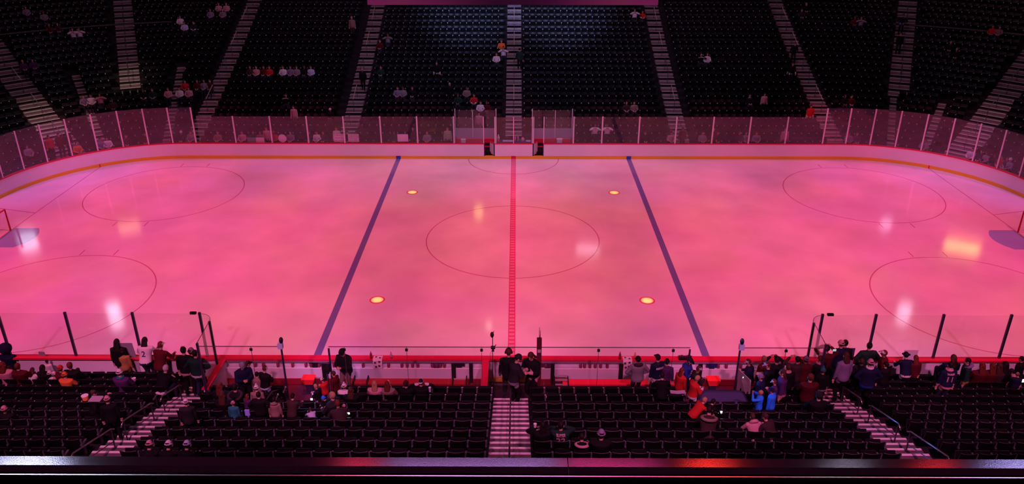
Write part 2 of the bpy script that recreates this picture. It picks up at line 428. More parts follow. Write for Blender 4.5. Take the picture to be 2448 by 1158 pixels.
for x in (-10.75, 10.75, -.95, .95):
    s = 1 if x > 0 else -1
    b = MB(); b.box2((x-.05, -15.1, 0), (x+.05, -HY-.1, 1.02)); b.build('return_panel', M['board'] if abs(x) > 5 else M['cap_red'], boards)
    b = MB(); b.box2((x-.12, -15.1, 1.02), (x+.12, -HY-.1, 1.075)); b.build('return_cap', M['cap_red'], boards)

# ------------------------------------------------------------------ glass
def pane(parent, a, b_, z0, z1, th=.014, gap=.012):
    gm = M['glass_near'] if a[1] < 0 else M['glass']
    a = Vector((a[0], a[1], 0)); b2 = Vector((b_[0], b_[1], 0)); d = (b2-a); L = d.length; d.normalize(); n = Vector((-d.y, d.x, 0))
    p0 = a+d*gap; p1 = b2-d*gap
    q = [p0-n*th/2, p1-n*th/2, p1+n*th/2, p0+n*th/2]
    mb = MB(); mb.hexa([(p.x, p.y, z0) for p in q]+[(p.x, p.y, z1) for p in q])
    o = mb.build('glass_pane', gm, parent)
    return o
def post(parent, p, z0, z1, w_, m, ang=0.0, name='post'):
    mb = MB(); R = Matrix.Rotation(ang, 3, 'Z'); mb.box((p[0], p[1], (z0+z1)/2), (w_, .07, z1-z0), 0, R)
    return mb.build(name, m, parent)
gf = thing('rink_glass', 'clear glass panes in pale posts along the far boards and corners', 'glass')
YG = HY+.06
left = [-3.98-2.44*k for k in range(8)]
right = [4.0, 5.9]+[5.9+2.45*k for k in range(1, 7)]
for i, x in enumerate(left[:-1]):
    pane(gf, (x, YG), (left[i+1], YG), 1.07, 2.9)
for i, x in enumerate(right[:-1]):
    pane(gf, (x, YG), (right[i+1], YG), 1.07, 2.9)
for x in left[:-1]+right[:-1]: post(gf, (x, YG), 1.07, 2.92, .085, M['post'])
for x0, x1 in ((-3.98, -2.0), (-1.25, .0), (.0, 1.25), (2.02, 4.0)): pane(gf, (x0, YG), (x1, YG), 1.07, 2.86)
for x in (-2.0, -1.25, -1.17, 0.0, 1.25, 1.34, 2.02): post(gf, (x, YG), 1.07, 2.9, .055, M['post'])
for s, a0, st in ((-1, -4.3, 10.3), (1, -8.7, 10.4)):
    prev = None
    for k in range(14):
        a = a0+st*k
        if a < 0: p = (s*(CXC+radians(a)*CR) if s > 0 else -(CXC+radians(a)*CR), YG); an = 0
        elif a <= 90: q, o_ = station('a', s*a, .06); p = (q.x, q.y); an = -s*radians(a)
        else: p = (s*(HX+.06), CYC-radians(a-90)*CR); an = pi/2
        post(gf, p, 1.07, 3.5, .085, M['post'], an)
        if prev: pane(gf, prev, p, 1.07, 3.5)
        prev = p

# glass on the near boards beyond the benches
gn = []
for s, xs, lab in ((-1, [-11.4-2.47*k for k in range(5)], 'tall glass with dark posts on the near boards, left of the benches'),
              (1, [11.35]+[13.3+2.46*k for k in range(4)], 'tall glass with dark posts on the near boards, right of the benches')):
    g = thing('rink_glass', lab, 'glass')
    yb = -HY-.05
    for i, x in enumerate(xs):
        post(g, (x, yb), 1.07, 2.95, .085, M['post_dark'])
        if i: pane(g, (x, yb), (xs[i-1], yb), 1.07, 2.9)
    # rounded corner pane, then the return towards the seats
    arc = [(s*(11.4-.55*sin(radians(t))), yb-.55*(1-cos(radians(t)))) for t in range(0, 91, 15)]
    for i in range(len(arc)-1): pane(g, arc[i], arc[i+1], 1.07, 2.9, gap=0)
    ce = arc[-1]; post(g, ce, 1.07, 2.9, .075, M['post_dark'])
    pane(g, ce, (s*10.78, -15.1), 1.07, 2.9)
    post(g, (s*10.72, -15.1), .9, 2.95, .07, M['post_dark'])
    b = MB(); b.tube([(s*ce[0]*s, ce[1], 2.905), (s*10.76, -15.1, 2.905)], .012); b.build('edge_trim', M['glass_edge'], g)
    b = MB(); b.box((s*11.63, yb, 2.93), (.22, .1, .08)); b.build('clip', M['black'], g)
    b = MB(); b.tube([(p[0], p[1], 2.905) for p in arc], .008); b.build('edge_trim', M['glass_edge'], g)

# glass behind the benches
for segs, lab in (((-10.75, -8.9, -7.86), 'low glass screen with black clips behind the left bench, left of the tunnel'),
             ((-6.24, -5.7, -3.57, -1.0, .95), 'low glass screen with black clips behind the left bench, right of the tunnel'),
             ((.95, 3.0, 5.55, 6.12), 'low glass screen with black clips behind the right bench, left of the tunnel'),
             ((7.83, 9.4, 10.75), 'low glass screen with black clips behind the right bench, right of the tunnel')):
    g = thing('bench_glass', lab, 'glass')
    for i in range(len(segs)-1):
        pane(g, (segs[i], -15.1), (segs[i+1], -15.1), .95, 2.82, gap=.01)
        if 0 < i: b = MB(); b.box((segs[i], -15.12, 2.72), (.09, .05, .09)); b.build('clip', M['black'], g)
        if 0 < i: b = MB(); b.box((segs[i], -15.1, 1.88), (.014, .02, 1.86)); b.build('joint', M['glass_edge'], g)
    b = MB(); b.box2((segs[0], -15.115, 2.82), (segs[-1], -15.085, 2.835)); b.build('edge_trim', M['glass_edge'], g)
    b = MB(); b.box2((segs[0], -15.16, -.05), (segs[-1], -15.06, .95)); b.build('base_wall', M['dark'], g)
for x, hgt in ((-7.86, 2.86), (-6.24, 2.75), (6.12, 2.75), (7.83, 2.86)):
    p = thing('screen_post', {-7.86: 'dark metal post at the left edge of the left tunnel', -6.24: 'dark metal post at the right edge of the left tunnel',
              6.12: 'dark metal post at the left edge of the right tunnel', 7.83: 'dark metal post at the right edge of the right tunnel'}[x], 'post')
    b = MB(); b.tube([(x, -15.1, 0), (x, -15.1, hgt)], .035, 8); b.build('pole', M['post_dark'], p)
    b = MB(); b.box((x, -15.1, .02), (.16, .16, .04)); b.build('foot_plate', M['post_dark'], p)

# ------------------------------------------------------------------ far terrace
NROW = 25
def bowl_angles(): return [('a', -(90-i*5)) for i in range(18)]+[('s', -CXC)]+[('s', x) for x in (-11, 0, 11)]+[('s', CXC)]+[('a', i*5) for i in range(1, 19)]
def sweep(profile, name, m, lab, stations=None):
    st = stations or bowl_angles(); vs = []; n = len(profile)
    rows = []
    for kind, val in st:
        rows.append([(lambda P: (P.x, P.y, z))(station(kind, val, d)[0]) for d, z in profile])
    if stations is None:
        first = [(-(HX+d), -8.0, z) for d, z in profile]; last = [((HX+d), -8.0, z) for d, z in profile]
        rows = [first]+rows+[last]
    mb = MB(); mb.loft(rows)
    return tag(mb.build(name, m), lab, kind='structure')
prof = [(.16, -.06), (.16, .0)]
prof = [(.45, -.06), (.45, zfl(-1))]
for n in range(-1, NROW):
    d1 = dback(n)+.10
    prof.append((d1, zfl(n)))
    if n < NROW-1: prof.append((d1, zfl(n+1)))
prof.append((dback(NROW-1)+1.5, zfl(NROW-1))); prof.append((dback(NROW-1)+1.5, -.06))
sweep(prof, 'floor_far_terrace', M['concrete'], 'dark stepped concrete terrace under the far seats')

# ------------------------------------------------------------------ far stairs
def step_mesh(wd, dp, h):
    a = MB(); a.box((0, 0, -h/2), (wd, dp, h)); b2 = MB(); b2.box((0, -dp/2+.035, .004), (wd*.98, .07, .012))
    return a.mesh('step', M['stair']), b2.mesh('nosing', M['nosing'])
def far_stairs(kind, val, r0, r1, wd, lab, front=False):
    t = thing('aisle_stairs', lab, 'stairs')
    sm, nm = step_mesh(wd, .42, .16)
    for n in range(r0, r1):
        for half in (0, 1):
            r = (zfl(n+1)-zfl(n))
            z = zfl(n)+.01+(r/2 if half else 0); d = dback(n)+.10-.63+(.42 if half else 0)
            P, o_ = station(kind, val, d)
            rz = atan2(o_.y, o_.x)-pi/2
            s_ = link('step', sm, t, (P.x, P.y, z), rz); link('nosing', nm, s_)
    return t
W_ = 1.15
far_stairs('s', 0, 1, 24, W_, 'straight pink-lit stairs climbing the far stand behind centre ice')
far_stairs('s', -11.55, -1, 24, W_, 'far stairs second left of the centre stairs, dark figure standing on them'.replace('second', 'next'))
far_stairs('s', 11.55, -1, 24, W_, 'far stairs next right of the centre stairs')
far_stairs('s', -22.15, -1, 24, 1.2, 'far stairs rising from where the left corner of the rink begins')
far_stairs('s', 22.15, -1, 24, 1.2, 'far stairs at the right corner start, red lit at their foot')
far_stairs('a', -22.5, 7, 25, 1.4, 'upper stairs of the left corner stand ending above the lower rows')
far_stairs('a', 22.5, 7, 25, 1.4, 'upper stairs of the right corner stand ending above the lower rows')
far_stairs('a', -45, -1, 25, 1.8, 'wide stairs at the left edge of the far stand')
far_stairs('a', 45, -1, 25, 1.8, 'wide stairs at the right edge of the far stand')
far_stairs('a', -11.2, -1, 11, .55, 'narrow stairs through the lower rows, nearer the left corner stairs')
far_stairs('a', -33.5, -1, 11, .55, 'narrow stairs through the lower rows beside the wide left stairs')
far_stairs('a', 21.4, -1, 7, .45, 'narrow stairs below the upper right corner stairs')
far_stairs('a', 33.2, -1, 7, .5, 'narrow stairs through the lower rows beside the wide right stairs')
AIS_S = [(0, W_), (-11.55, W_), (11.55, W_), (-22.15, 1.2), (22.15, 1.2)]
def aisle_blocked(x, y, n, w_=.26):
    for ax, wd in AIS_S:
        if abs(x-ax) < wd/2+w_ and y > HY: return True
    if abs(x) > CXC and y > CYC:
        a = math.degrees(atan2(abs(x)-CXC, y-CYC)); r = hypot(abs(x)-CXC, y-CYC); s = 1 if x > 0 else -1
        for av, wd, r0, r1, side in ((22.5, 1.4, 7, 99, 0), (45, 1.8, -9, 99, 0), (11.2, .55, -9, 10, -1), (33.5, .55, -9, 10, -1), (21.4, .45, -9, 6, 1), (33.2, .5, -9, 6, 1)):
            if side and side != s: continue
            if r0 <= n <= r1 and abs(radians(a-av))*r < wd/2+w_: return True
    return False

# handrails up the middle of the far stairs
def far_rail(kind, val, n0, n1, lab, grp, m='rail_far'):
    lab = lab.replace('thin handrail section', {0: 'lowest', 1: 'lowest', 4: 'second lowest', 5: 'second lowest', 8: 'third lowest', 9: 'third lowest', 12: 'fourth lowest', 13: 'fourth lowest', 16: 'fifth lowest', 17: 'fifth lowest', 20: 'topmost'}[n0]+' handrail section')
    t = thing('handrail', lab, 'handrail', group=grp)
    P0, o_ = station(kind, val, dback(n0)-.4); P1, _ = station(kind, val, dback(n1)-.4)
    a = Vector((P0.x, P0.y, zfl(n0))); c = Vector((P1.x, P1.y, zfl(n1))); h = Vector((0, 0, .92))
    b = MB(); b.tube([a+h, c+h], .022, 6); b.build('top_rail', M[m], t)
    for q in (a, c):
        b = MB(); b.tube([q, q+h], .02, 6); b.build('upright', M['rail_dark'], t)
names = {0: 'centre stairs', -11.55: 'stairs next left of centre', 11.55: 'stairs next right of centre', -22.15: 'stairs at the left corner start', 22.15: 'stairs at the right corner start'}
for ax in (0, -11.55, 11.55, -22.15, 22.15):
    for n0 in ((1, 4, 8, 12, 16, 20) if ax == 0 else (0, 4, 8, 12, 16, 20)):
        far_rail('s', ax, n0, n0+2, 'thin handrail section standing in the far '+names[ax], 'handrails of the far '+names[ax], 'rail_far' if n0 in (4, 12, 16) else 'rail_dark')
for av, nm in ((-22.5, 'upper left corner stairs'), (22.5, 'upper right corner stairs'), (-45, 'wide stairs at the left edge'), (45, 'wide stairs at the right edge')):
    for n0 in ((8, 12, 16, 20) if abs(av) < 30 else (1, 5, 9, 13, 17)):
        far_rail('a', av, n0, n0+2, 'thin handrail section standing in the '+nm, 'handrails of the '+nm, 'rail_dark')
# guard rail along the cross walk of both corner stands
for s, a0, a1 in ((-1, 14, 60), (1, 23, 60)):
    pts = []
    for i in range(25):
        P, _ = station('a', s*(a0+(a1-a0)*i/24), dback(15.7)); pts.append((P.x, P.y, zback(15.7)+.06))
    t = thing('guard_rail', 'thin curved rail between lower and upper rows of the %s corner stand' % ('left' if s < 0 else 'right'), 'rail')
    b = MB(); b.tube(pts, .03, 6); b.build('top_rail', M['arm'], t)
    for p in pts[::4]:
        b = MB(); b.tube([(p[0], p[1], p[2]-.9), p], .02, 5); b.build('upright', M['arm'], t)

# ------------------------------------------------------------------ seats
def seat_parts():
    """one tip-up seat: origin on its row floor under the backrest, facing +Y"""
    bk = MB(); n = 6; ys = []
    rings = []
    for z, yb, th in ((.42, .10, .03), (.46, .075, .035), (.65, .03, .035), (.80, .0, .03), (.835, -.004, .022)):
        r = []
        for k in range(n+1):
            x = -.225+.45*k/n; r.append((x, yb-.035*(1-(x/.225)**2), z-(.012*(1-(x/.225)**2) if z > .8 else 0)))
        for k in range(n, -1, -1):
            x = -.225+.45*k/n; r.append((x, yb-.035*(1-(x/.225)**2)+th, z-(.012*(1-(x/.225)**2) if z > .8 else 0)))
        rings.append(r)
    bk.loft(rings)
    ed = MB()
    ed.tube([(-.225+.45*k/n, .008-.035*(1-((-.225+.45*k/n)/.225)**2), .838-.012*(1-((-.225+.45*k/n)/.225)**2)) for k in range(n+1)], .009, 4)
    sp = MB()
    R = Matrix.Rotation(radians(70), 3, 'X')
    sp.box((0, .21, .55), (.42, .36, .05), 0, R); sp.box((0, .17, .41), (.40, .10, .06), 0, R)
    ar = MB(); ar.box((.255, .14, .62), (.045, .30, .04), 0); ar.box((.255, .05, .71), (.035, .05, .16), 0)
    ar.box((.255, .12, .31), (.035, .10, .60), 1); ar.box((.255, .12, .01), (.06, .22, .02), 1)
    return bk.mesh('backrest', M['seat']), ed.mesh('top_edge', M['seat_edge']), sp.mesh('seat_pan', M['seat']), ar.mesh('arm_support', [M['arm'], M['black']])
SPT = seat_parts()
AISN = [(0, 1.24), (-11.4, 1.0), (11.4, 1.0)]
TUN = [(-8.0, -6.1), (6.0, 8.0)]
def near_rows():
    """positions of every near seat: (row, x, y, floor z)"""
    out = []
    for k in range(7, -3, -1):
        yb = -15.5-.843*k; zf = .60+.30*k
        secs = [(.64, 10.86), (11.95, 20.6)]
        for a, c in secs:
            n = int((c-a)/.515)
            for s in (-1, 1):
                for i in range(n):
                    x = s*(a+.27+.515*i)
                    if k < 0 and abs(x) < 11.9: continue
                    if k <= 1 and any(t0-.1 < x < t1+.1 for t0, t1 in TUN): continue
                    lim = .6417*((yb-CP.y)*.9074+(CP.z-zf-.8)*.4202)+.5       # beyond it the seats are out of the frame
                    if abs(x) > lim: continue
                    out.append((k, x, yb, zf))
    return out
NEAR = near_rows()
rown = {7: 'top', 6: 'second', 5: 'third', 4: 'fourth', 3: 'fifth', 2: 'sixth', 1: 'seventh', 0: 'eighth', -1: 'ninth', -2: 'lowest'}
NEAR.sort(key=lambda q: (-q[0], abs(q[1])))
ORD = 'first second third fourth fifth sixth seventh eighth ninth tenth eleventh twelfth thirteenth fourteenth fifteenth sixteenth seventeenth eighteenth nineteenth twentieth'.split()
for i, (k, x, yb, zf) in enumerate(NEAR[:300]):
    inner = abs(x) < 11.4; side = 'left' if x < 0 else 'right'
    q = int((abs(x)-(.64 if inner else 11.95))/.515)
    lab = 'black tip-up seat, %s %s from the %s stairs, %s visible row of the near stand' % (ORD[q], ('leftwards' if x < 0 else 'rightwards'), 'centre' if inner else side, rown[k])
    t = thing('stadium_seat', lab, 'seat', (x, yb, zf), 0, 'black seats in the nearest rows of the near stand')
    bo = link('backrest', SPT[0], t); link('top_edge', SPT[1], bo); link('seat_pan', SPT[2], t); link('arm_support', SPT[3], t)

# all remaining seats (thousands, far and lower near rows) as one mass
def joined(parts, places, name, mats, lab):
    vs = []; fs = []; ms = []
    pv = []; pf = []; pm = []
    for me, mo in parts:
        o = len(pv); pv += [tuple(v.co) for v in me.vertices]; pf += [tuple(i+o for i in p.vertices) for p in me.polygons]; pm += [p.material_index+mo for p in me.polygons]
    n = len(pv)
    for (x, y, z, a, fwd) in places:
        ca, sa = cos(a), sin(a); o = len(vs)
        vs += [(x+ca*p[0]-sa*p[1], y+sa*p[0]+ca*p[1], z+p[2]) for p in pv]
        fs += [tuple(i+o for i in f) for f in pf]; ms += pm
    me = bpy.data.meshes.new(name); me.from_pydata(vs, [], fs)
    for q in mats: me.materials.append(q)
    me.polygons.foreach_set('material_index', ms); me.update()
    return tag(link(name, me), lab, 'seats', kind='stuff')
far_places = []
for n in range(-1, NROW):
    d = dback(n)
    segs = []
    x = -CXC+.3
    while x < CXC:
        y = HY+d
        pen = abs(x) < 4.3 and n < 1
        if not pen and not aisle_blocked(x, y, n): far_places.append((x, y, zfl(n), pi, 0))
        x += .515
    r = CR+d; da = .515/r; a = da*.4
    amax = radians(75)
    while a < amax:
        for s in (-1, 1):
            x = s*(CXC+r*sin(a)); y = CYC+r*cos(a)
            if not aisle_blocked(x, y, n): far_places.append((x, y, zfl(n), pi-s*a, 0))
        a += da
near_places = [(x, yb, zf, 0, 0) for (k, x, yb, zf) in NEAR[300:]]
lite = MB()
n4 = 4
rings = []
for z, yb, th in ((.42, .10, .03), (.65, .03, .035), (.835, -.004, .022)):
    r = [(-.225+.45*k/n4, yb-.035*(1-((-.225+.45*k/n4)/.225)**2), z) for k in range(n4+1)]
    r += [(p[0], p[1]+th, p[2]) for p in r[::-1]]
    rings.append(r)
lite.loft(rings)
lite.box((0, .21, .55), (.42, .36, .05), 0, Matrix.Rotation(radians(70), 3, 'X'))
lite.box((.255, .14, .62), (.045, .30, .04), 2); lite.box((.255, .12, .31), (.035, .10, .60), 0)
lite.box((0, .0, .838), (.40, .02, .012), 1)
lite.box((.255, .292, .625), (.05, .012, .05), 3)  # painted glint on the arm end
lm = lite.mesh('seat_mass', [M['seat'], M['seat_edge'], M['arm'], M['tag']])
print('SEATS', len(NEAR), len(far_places))
joined([(lm, 0)], far_places+near_places, 'seat_rows', [M['seat'], M['seat_edge'], M['arm'], M['tag']], 'rows upon rows of empty black tip-up seats across the far stand and lower near rows')

# ------------------------------------------------------------------ near terrace and stairs
b = MB()
for k in range(-2, 9):
    yb = -15.5-.843*k; zf = .60+.30*k; y1 = yb+.843-.10; y0 = yb-.10
    runs = [(-24, 24)]
    if k < 0: runs = [(-24, -10.85), (10.85, 24)]
    elif k <= 1: runs = [(-24, TUN[0][0]), (TUN[0][1], TUN[1][0]), (TUN[1][1], 24)]
    for a, c in runs: b.box2((a, y0-.02, -.06), (c, y1, zf))
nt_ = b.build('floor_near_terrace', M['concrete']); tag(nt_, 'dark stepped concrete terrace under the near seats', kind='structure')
def near_stairs(x, wd, k0, lab):
    t = thing('aisle_stairs', lab, 'stairs')
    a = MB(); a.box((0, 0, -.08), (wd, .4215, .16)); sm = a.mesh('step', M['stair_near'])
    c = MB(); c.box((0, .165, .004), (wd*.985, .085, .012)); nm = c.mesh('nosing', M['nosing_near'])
    for k in range(8, k0-1, -1):
        yb = -15.5-.843*k; zf = .60+.30*k
        for half in (0, 1):
            z = zf+.012-(.15 if half else 0)+.15*0; y = yb-.10+.21+(.4215 if half else 0)
            # the front half of each row steps down half a riser
            z = zf+.012+(.15 if not half else 0)
            s_ = link('step', sm, t, (x, y, z)); link('nosing', nm, s_)
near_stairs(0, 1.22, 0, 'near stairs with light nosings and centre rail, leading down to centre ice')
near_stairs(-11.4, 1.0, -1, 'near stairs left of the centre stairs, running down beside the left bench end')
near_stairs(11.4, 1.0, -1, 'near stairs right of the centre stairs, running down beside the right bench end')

def near_rail(x, k0, k1, lab, sx=0.0, loop=True):
    """handrail from row k0 (up) to row k1 (down) standing at x"""
    t = thing('handrail', lab, 'handrail')
    def P(k): return Vector((x, -15.5-.843*k+.1, .62+.30*k))
    a, c = P(k0), P(k1); h = Vector((0, 0, .88))
    b = MB(); b.tube([a+h+Vector((0,-.18,-.10)), a+h, c+h, c+h+Vector((0,.16,-.12))], .022, 8); b.build('top_rail', M['steel'] if x else M['rail_dark'], t, smooth=True)
    b = MB(); b.tube([a+h*.5, c+h*.5], .014, 6); b.build('mid_rail', M['rail_dark'], t)
    for q in (a, c):
        b = MB(); b.tube([q, q+h], .022, 8); b.build('upright', M['rail_dark'], t)
for k0, k1, q in ((8, 6.2, 'nearest'), (5.7, 3.7, 'middle'), (3.2, .6, 'lowest')):
    near_rail(0, k0, k1, q+' dark handrail section in the near centre stairs')
for x, sd in ((-11.4, 'left'), (11.4, 'right')):
    for k0, k1, q in ((7.6, 5.4, 'nearest'), (4.6, 2.6, 'middle'), (1.7, .2, 'lowest')):
        near_rail(x, k0, k1, '%s steel handrail section in the near %s stairs' % (q, sd))

# ------------------------------------------------------------------ balcony wall and its glossy ledge right in front of the camera
bw = MB(); bw.box2((-4, -35.865, 12.5), (4, -35.75, 15.28)); wb = bw.build('wall_balcony', M['dark']); tag(wb, 'dark balcony wall below the glossy ledge', kind='structure')
lg = thing('balcony_ledge', 'glossy dark ledge across the bottom of the view reflecting red and white lamps', 'ledge')
xj = .37
for a, c in ((-4, xj-.002), (xj+.002, 4)):
    mb = MB()
    prof_ = [(-35.765, 15.36), (-35.765, 15.40), (-35.82, 15.402), (-35.855, 15.396), (-35.868, 15.385), (-35.872, 15.36)]
    mb.loft([[(a, y, z) for y, z in prof_], [(c, y, z) for y, z in prof_]])
    mb.build('ledge_board', M['ledge'], lg)
mb = MB(); mb.box2((-4, -35.874, 15.18), (4, -35.866, 15.372)); mb.build('ledge_fascia', M['black'], lg)
mb = MB(); mb.tube([(-4, -35.868, 15.392), (4, -35.868, 15.392)], .005, 6); mb.build('ledge_edging', M['steel'], lg)

# ------------------------------------------------------------------ lamps hanging over the near stand and the far side, seen only as reflections
def lamp(loc, size, color, strength, lab, tgt=(0, 0, 0)):
    t = thing('hanging_lamp', lab, 'lamp')
    d = (Vector(tgt)-Vector(loc)).normalized(); R = d.to_track_quat('-Z', 'Y').to_matrix()
    b = MB(); b.box(Vector(loc)-d*.1, (size[0]+.1, size[1]+.1, .2), 0, R); b.build('housing', M['black'], t)
    b = MB(); b.box(Vector(loc)+d*.015, (size[0], size[1], .02), 0, R); b.build('lens', mat('lamp_glow', (0, 0, 0), emit=color, estr=strength), t)
for (x, y, z, sx, sy, c, st, n) in (
    (-39.2, 29.6, 22, 1.1, 2.4, (.85, .75, 1), 13, 'white panel lamp above the left corner stand'),
    (-57.4, 46.9, 22, 1.8, 1.8, (.8, .75, 1), 9, 'white panel lamp far behind the left goal'),
    (-47.2, 51.0, 22, 2.4, 1.2, (1, .6, .2), 3.5, 'amber lamp high behind the left corner stand'),
    (-4.6, 56.2, 22, 1.0, 1.4, (1, .75, .2), 5, 'amber lamp high behind centre ice'),
    (8.5, 45.0, 22, 2.6, 1.0, (.9, .8, 1), 4.5, 'white lamp high right of centre ice'),
    (52.0, 45.8, 22, 3.6, 1.1, (1, .60, .12), 11, 'wide amber lamp high behind the right corner stand'),
    (38.5, 30.4, 22, 1.1, 2.0, (.85, .7, 1), 10, 'white panel lamp above the right corner stand'),
    (46.0, 52.5, 22, 1.2, 1.2, (.8, .6, 1), 4.5, 'lavender lamp high behind the right stand'),
    (-2.4, 27.8, 22, .4, .6, (1, .9, .8), 10, 'small white lamp above the far centre seats')):
    lamp((x, y, z), (sx, sy), c, st, n, (x*.4, -8, 0))
for (x, sx, c, st, n) in ((4.6, .8, (1, .03, .02), 40, 'bright red lamp over the near stand right of centre'), (9.8, .4, (1, .03, .05), 24, 'red lamp over the near right stand'),
    (7.75, .5, (.8, .7, 1), 9, 'small white lamp over the near right stand'), (-11.2, 1.3, (.6, .6, 1), 60, 'lavender lamp over the near left stand'), (12.1, 1.6, (.5, .4, 1), 20, 'lavender lamp over the near right edge'),
    (-3.45, .8, (1, .04, .12), 16, 'red lamp over the near stand left of centre'), (-.85, 3.9, (.75, .32, 1), 11, 'lavender strip lamp over the near centre stairs'), (2.35, 2.1, (1, .05, .30), 13, 'pink strip lamp over the near stand')):
    lamp((x, -23.3, 26), (sx, 1.5), c, st, n, (x*.3, -36, 15))

# ------------------------------------------------------------------ hanging scoreboard
sb = thing('scoreboard', 'large hanging scoreboard, only its dark purple lower edge in view', 'scoreboard')
zb = 12.47
for a, c in (((-6.13, -3.5), (6.15, -3.3)), ((-6.13, 3.3), (6.15, 3.5)), ((-6.13, -3.3), (-5.93, 3.3)), ((5.95, -3.3), (6.15, 3.3))):
    b = MB(); b.box2((*a, zb), (*c, zb+.7)); b.build('frame_panel', M['board_dark'], sb)
b = MB(); b.box2((-5.9, -3.3, zb+.1), (5.9, 3.3, zb+.2)); b.build('underside', M['black'], sb)
screen = mat('screen_glow', (0, 0, 0), emit=(.35, .42, 1), estr=14)
for nm, a, c in (('screen', (-4.6, 3.3, zb+.8), (-.6, 3.4, zb+4)), ('screen', (.6, 3.3, zb+.8), (4.6, 3.4, zb+4))):
    b = MB(); b.box2(a, c); b.build(nm, screen, sb)
b = MB(); b.box2((-5.5, -3.2, zb+.7), (5.5, 3.2, zb+4.4)); b.build('cabinet', M['black'], sb)
for s in (-1, 1):
    for t in (-1, 1):
        b = MB(); b.tube([(s*5, t*3, zb+4.4), (s*5, t*3, 30)], .03, 6); b.build('cable', M['steel'], sb)

#PART2
# ------------------------------------------------------------------ penalty boxes and scorer's table behind the far boards
M['pale'] = mat('pale_panel', (0.42, 0.36, 0.42), 0.6)
for s, x0, x1, lab in ((-1, -4.0, -1.2, 'left penalty box with pale back wall and red bench, left of the scorer\'s table'), (1, 1.28, 4.0, 'right penalty box with pale back wall and red bench, right of the scorer\'s table')):
    t = thing('penalty_box', lab, 'box')
    b = MB(); b.box2((x0, 14.62, 0), (x1, 14.70, 1.62)); b.build('back_wall', M['pale'], t)
    pane(t, (x0, 14.66), (x1, 14.66), 1.62, 2.9)
    for x in (x0, x1):
        b = MB(); b.box2((x-.03, YG+.08, 0), (x+.03, 14.62, 1.02)); b.build('side_wall', M['cap_red'] if x in (-4.0, 4.0) else M['pale'], t)
        pane(t, (x, YG+.1), (x, 14.62), 1.02, 2.9)
        post(t, (x, 14.62), 0, 3.0, .06, M['post'])
    post(t, ((x0+x1)/2+s*.2, 14.60), 1.0, 2.9, .05, M['post'])
    b = MB(); b.box2((x0+.1, 14.15, .42), (x1-.1, 14.5, .50)); b.build('bench_seat', M['cap_red'], t)
    for x in (x0+.3, x1-.3):
        b = MB(); b.box2((x-.04, 14.2, 0), (x+.04, 14.45, .42)); b.build('bench_leg', M['post_dark'], t)
    b = MB(); b.box2((x0, 14.48, .62), (x1, 14.62, .9)); b.build('bench_back', M['cap_red'], t)
t = thing('scorers_table', 'long dark scorer\'s table between the two penalty boxes', 'table')
b = MB(); b.box2((-1.1, 13.4, .98), (1.2, 13.95, 1.03)); b.build('table_top', mat('navy_top', (.06, .06, .18), .5), t)
b = MB(); b.box2((-1.1, 13.9, .1), (1.2, 13.94, .98)); b.build('front_panel', M['black'], t)
for x in (-1.0, 1.1):
    b = MB(); b.box2((x-.04, 13.45, 0), (x+.04, 13.9, .98)); b.build('leg', M['post_dark'], t)
def cooler(loc, lab, body, n=4, sc=1.0):
    t = thing('cooler', lab, 'cooler', loc)
    b = MB(); w_, d_, h_ = .30*sc, .22*sc, .34*sc
    b.loft([[(x*(w_*.46), y*(d_*.46), 0) for x, y in ((-1,-1),(1,-1),(1,1),(-1,1))], [(x*w_*.5, y*d_*.5, h_) for x, y in ((-1,-1),(1,-1),(1,1),(-1,1))]]); b.build('tub', body, t)
    b = MB(); b.box((0, 0, h_+.015), (w_*1.08, d_*1.08, .03)); b.build('lid', M['white'], t)
    return t
cooler((-3.4, 13.6, .80), 'small white box on the ledge of the left penalty box', M['white'], sc=1.0)
cooler((3.1, 13.5, .80), 'white box on the ledge of the right penalty box', M['white'], sc=1.2)
def bottle(loc, lab, m, h=.28, r=.04, cat='bottle', grp=None, capm=None):
    t = thing('bottle', lab, cat, loc, 0, grp)
    b = MB(); b.tube([(0,0,0), (0,0,h*.62), (0,0,h*.72), (0,0,h*.80), (0,0,h*.92)], [r, r, r*.85, r*.45, r*.4], 10); b.build('flask', m, t, True)
    b = MB(); b.tube([(0,0,h*.92), (0,0,h)], [r*.5, r*.42], 8); b.build('cap', capm or M['red'], t)
    return t
clear = mat('clear_plastic', (.55, .45, .5), .15, .6)
bottle((-1.02, 13.55, 1.03), 'pink figure-shaped jug with white cap on the left end of the scorer\'s table', mat('jug_pink', (.8, .45, .45), .4), .48, .10, 'jug', capm=M['white'])
bottle((.12, 13.6, 1.03), 'slim pale bottle, left one standing mid scorer\'s table', clear, .38, .05)
bottle((.30, 13.6, 1.03), 'slim pale bottle, right one standing mid scorer\'s table', clear, .42, .05)
bottle((.62, 13.6, 1.03), 'squat pale pitcher near the right end of the scorer\'s table', clear, .30, .11, 'pitcher')
for i, (x, w_) in enumerate(((-.55, .35), (-.2, .3), (1.0, .3))):
    t = thing('paper_stack', ['pale paper stack left on the scorer\'s table', 'pale folded sheet in the middle of the scorer\'s table', 'pale sheet at the right end of the scorer\'s table'][i], 'paper')
    b = MB(); b.box((x, 13.6, 1.05), (w_, .2, .04)); b.build('sheets', M['white'], t)

